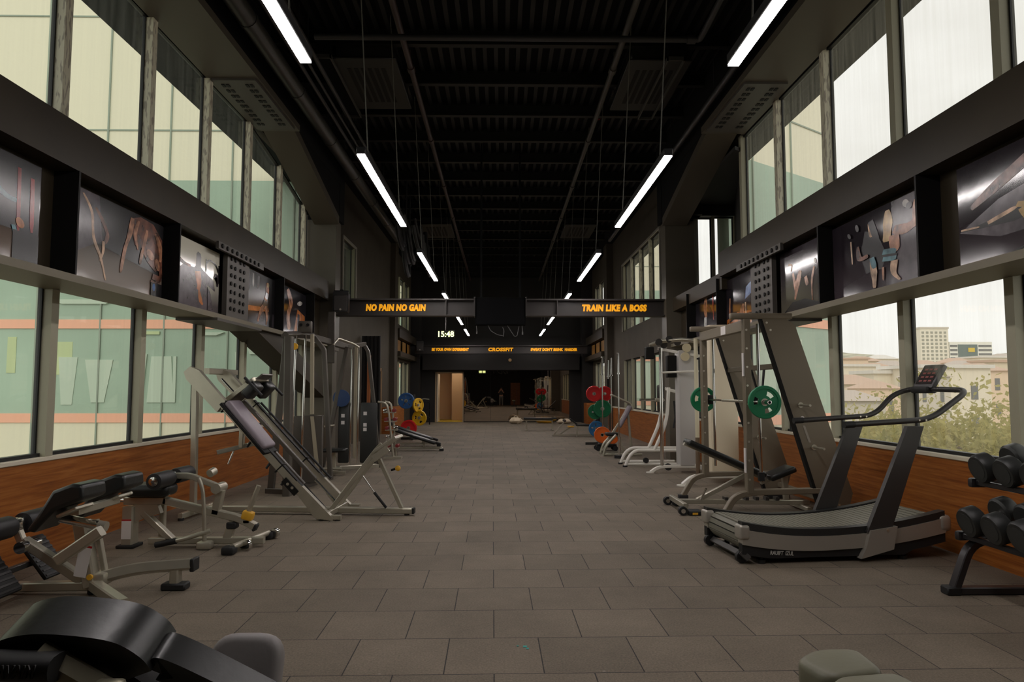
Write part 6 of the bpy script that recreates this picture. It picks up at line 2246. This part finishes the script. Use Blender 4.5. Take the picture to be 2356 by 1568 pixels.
def house(px, py_top, Y, w_, h_, k, lab, flat=False):
    c = at(px, py_top, y=Y)
    gz = GZ
    t = thing('house', lab, 'house', (c.x, c.y, gz), .25 - .12 * (k % 5), HG)
    H_ = c.z - t.location.z
    MB().box((-w_ / 2, 0, 0), (w_ / 2, w_ * .8, H_ - (0 if flat else w_ * .12))).build('walls', M_hwall[k % 4], t)
    m = MB()
    if flat:
        m.box((-w_ / 2 - .3, -.3, H_ - .05), (w_ / 2 + .3, w_ * .8 + .3, H_ + .3))
    else:
        e = w_ * .06
        m.mesh([(-w_ / 2 - e, -e, H_ - w_ * .12), (w_ / 2 + e, -e, H_ - w_ * .12), (w_ / 2 + e, w_ * .8 + e, H_ - w_ * .12), (-w_ / 2 - e, w_ * .8 + e, H_ - w_ * .12), (-w_ * .2, w_ * .4, H_ + w_ * .06), (w_ * .2, w_ * .4, H_ + w_ * .06)],
               [(0, 1, 5, 4), (1, 2, 5), (2, 3, 4, 5), (3, 0, 4), (3, 2, 1, 0)])
    m.build('roof', M_hroof[k % 3], t)
    nwn = max(2, int(w_ / 3.2))
    if Y < 90:
        for r in range(2):
            for j in range(nwn):
                x = -w_ / 2 + w_ * (j + .5) / nwn
                MB().box((x - w_ * .05, -.05, H_ - w_ * .12 - 2.3 - 3 * r), (x + w_ * .05, .02, H_ - w_ * .12 - .9 - 3 * r)).build('window', M_hwin, t)


HS = [(1985, 868, 62, 8.5, 7, 0, 'tan house with a dull red roof, low behind the left tree'), (2055, 858, 74, 7.5, 7, 1, 'pale gabled house with a white roof by the mullion'), (1968, 905, 48, 7, 6, 2, 'grey low house at the bottom left of the window view'),
      (2025, 882, 52, 5, 6, 3, 'small peach house below the white roof'), (2200, 845, 70, 13, 7, 1, 'long house with white roof above the tree'), (2145, 856, 63, 5.5, 7, 2, 'narrow grey house right of the console'), (2265, 840, 82, 9, 7, 3, 'peach block at right above the tree'),
      (2318, 832, 98, 8, 8, 0, 'tan house near the right mullion'), (2232, 832, 100, 8, 7, 2, 'grey house under the office block'), (2150, 832, 105, 10, 7, 0, 'cream house below the tower'), (1975, 842, 100, 10, 7, 1, 'white roofed house on the lower slope at left'),
      (2020, 838, 110, 9, 7, 3, 'peach house on the lower slope, beside the white roofed one'), (2060, 832, 118, 9, 7, 2, 'grey house on the slope next to the mullion'), (1962, 826, 140, 10, 7, 3, 'small peach house high on the left slope'),
      (2000, 822, 150, 11, 7, 0, 'small tan house high on the slope, mid left'), (2040, 818, 160, 10, 7, 1, 'small pale house highest on the slope'), (2290, 822, 130, 11, 7, 1, 'pale house on the right slope'), (2330, 816, 140, 11, 7, 2, 'grey house highest on the right slope'), (2210, 826, 125, 9, 6, 3, 'small peach house just under the office block')]
for i, q in enumerate(HS):
    house(q[0], q[1], q[2], q[3] * .6, q[4], q[5], q[6], flat=i % 3 == 1)
# tower and office block
c = at(2149, 756, y=230)
t = thing('apartment_tower', 'tall pale apartment tower on the skyline', 'building', (c.x, c.y, GZ))
H_ = c.z - GZ
MB().box((-4.7, 0, 0), (4.7, 9, H_)).build('walls', mat('tower_wall', (.80, .74, .62), .7), t)
MB().box((-4.9, -.2, H_), (4.9, 9.2, H_ + .6)).build('parapet', M_hwall[2], t)
for j in range(6):
    m = MB()
    for r in range(11):
        m.box((-4.3 + 1.5 * j, -.1, H_ - 1.6 - 1.25 * r), (-3.5 + 1.5 * j, .05, H_ - .9 - 1.25 * r))
    m.build('window_column', mat('tower_windows', (.34, .33, .27), .4), t)
c = at(2233, 786, y=230)
t = thing('office_block', 'low white office block with dark glazed centre right of the tower', 'building', (c.x, c.y, GZ))
H_ = c.z - GZ
MB().box((-7.2, 0, 0), (7.2, 9, H_)).build('walls', mat('office_wall', (.82, .80, .72), .6), t)
for r in range(4):
    for x0, x1 in ((-7.0, -4.6), (2.6, 7.0)):
        MB().box((x0, -.08, H_ - 1.7 - 1.4 * r), (x1, .05, H_ - 1.0 - 1.4 * r)).build('window_band', M_hwin, t)
MB().box((-4.4, -.12, H_ - 6), (2.2, .05, H_ - .9)).build('glazed_front', mat('office_glass', (.13, .17, .16), .2), t)
MB().box((-1.0, -.2, H_ - 3.4), (1.2, -.1, H_ - 2.0)).build('yellow_sign', mat('office_sign', (.7, .5, .06), .5), t)
# hills
m = MB()
rnd = random.Random(5)
N, R_ = 60, 14
vs, fs = [], []
for j in range(R_):
    for i in range(N):
        x = -200 + 700 * i / (N - 1)
        y = 170 + 26 * j
        k = math.sin(PI * min(1, j / (R_ - 2.0)) / 2)
        ridge = 19 + 4.5 * math.sin(x * .035 + 1.2) + 2.2 * math.sin(x * .11 + .4) + 1.5 * math.sin(x * .27)
        vs.append((x, y, GZ + k * ridge * 1.38 + rnd.uniform(-.7, .7)))
for j in range(R_ - 1):
    for i in range(N - 1):
        a = j * N + i
        fs.append((a, a + 1, a + 1 + N, a + N))
m.mesh(vs, fs, True)
m.build('hills', mat('hazy_hill', (.42, .40, .30), .9, noise=(.12, .4)), kind='structure')
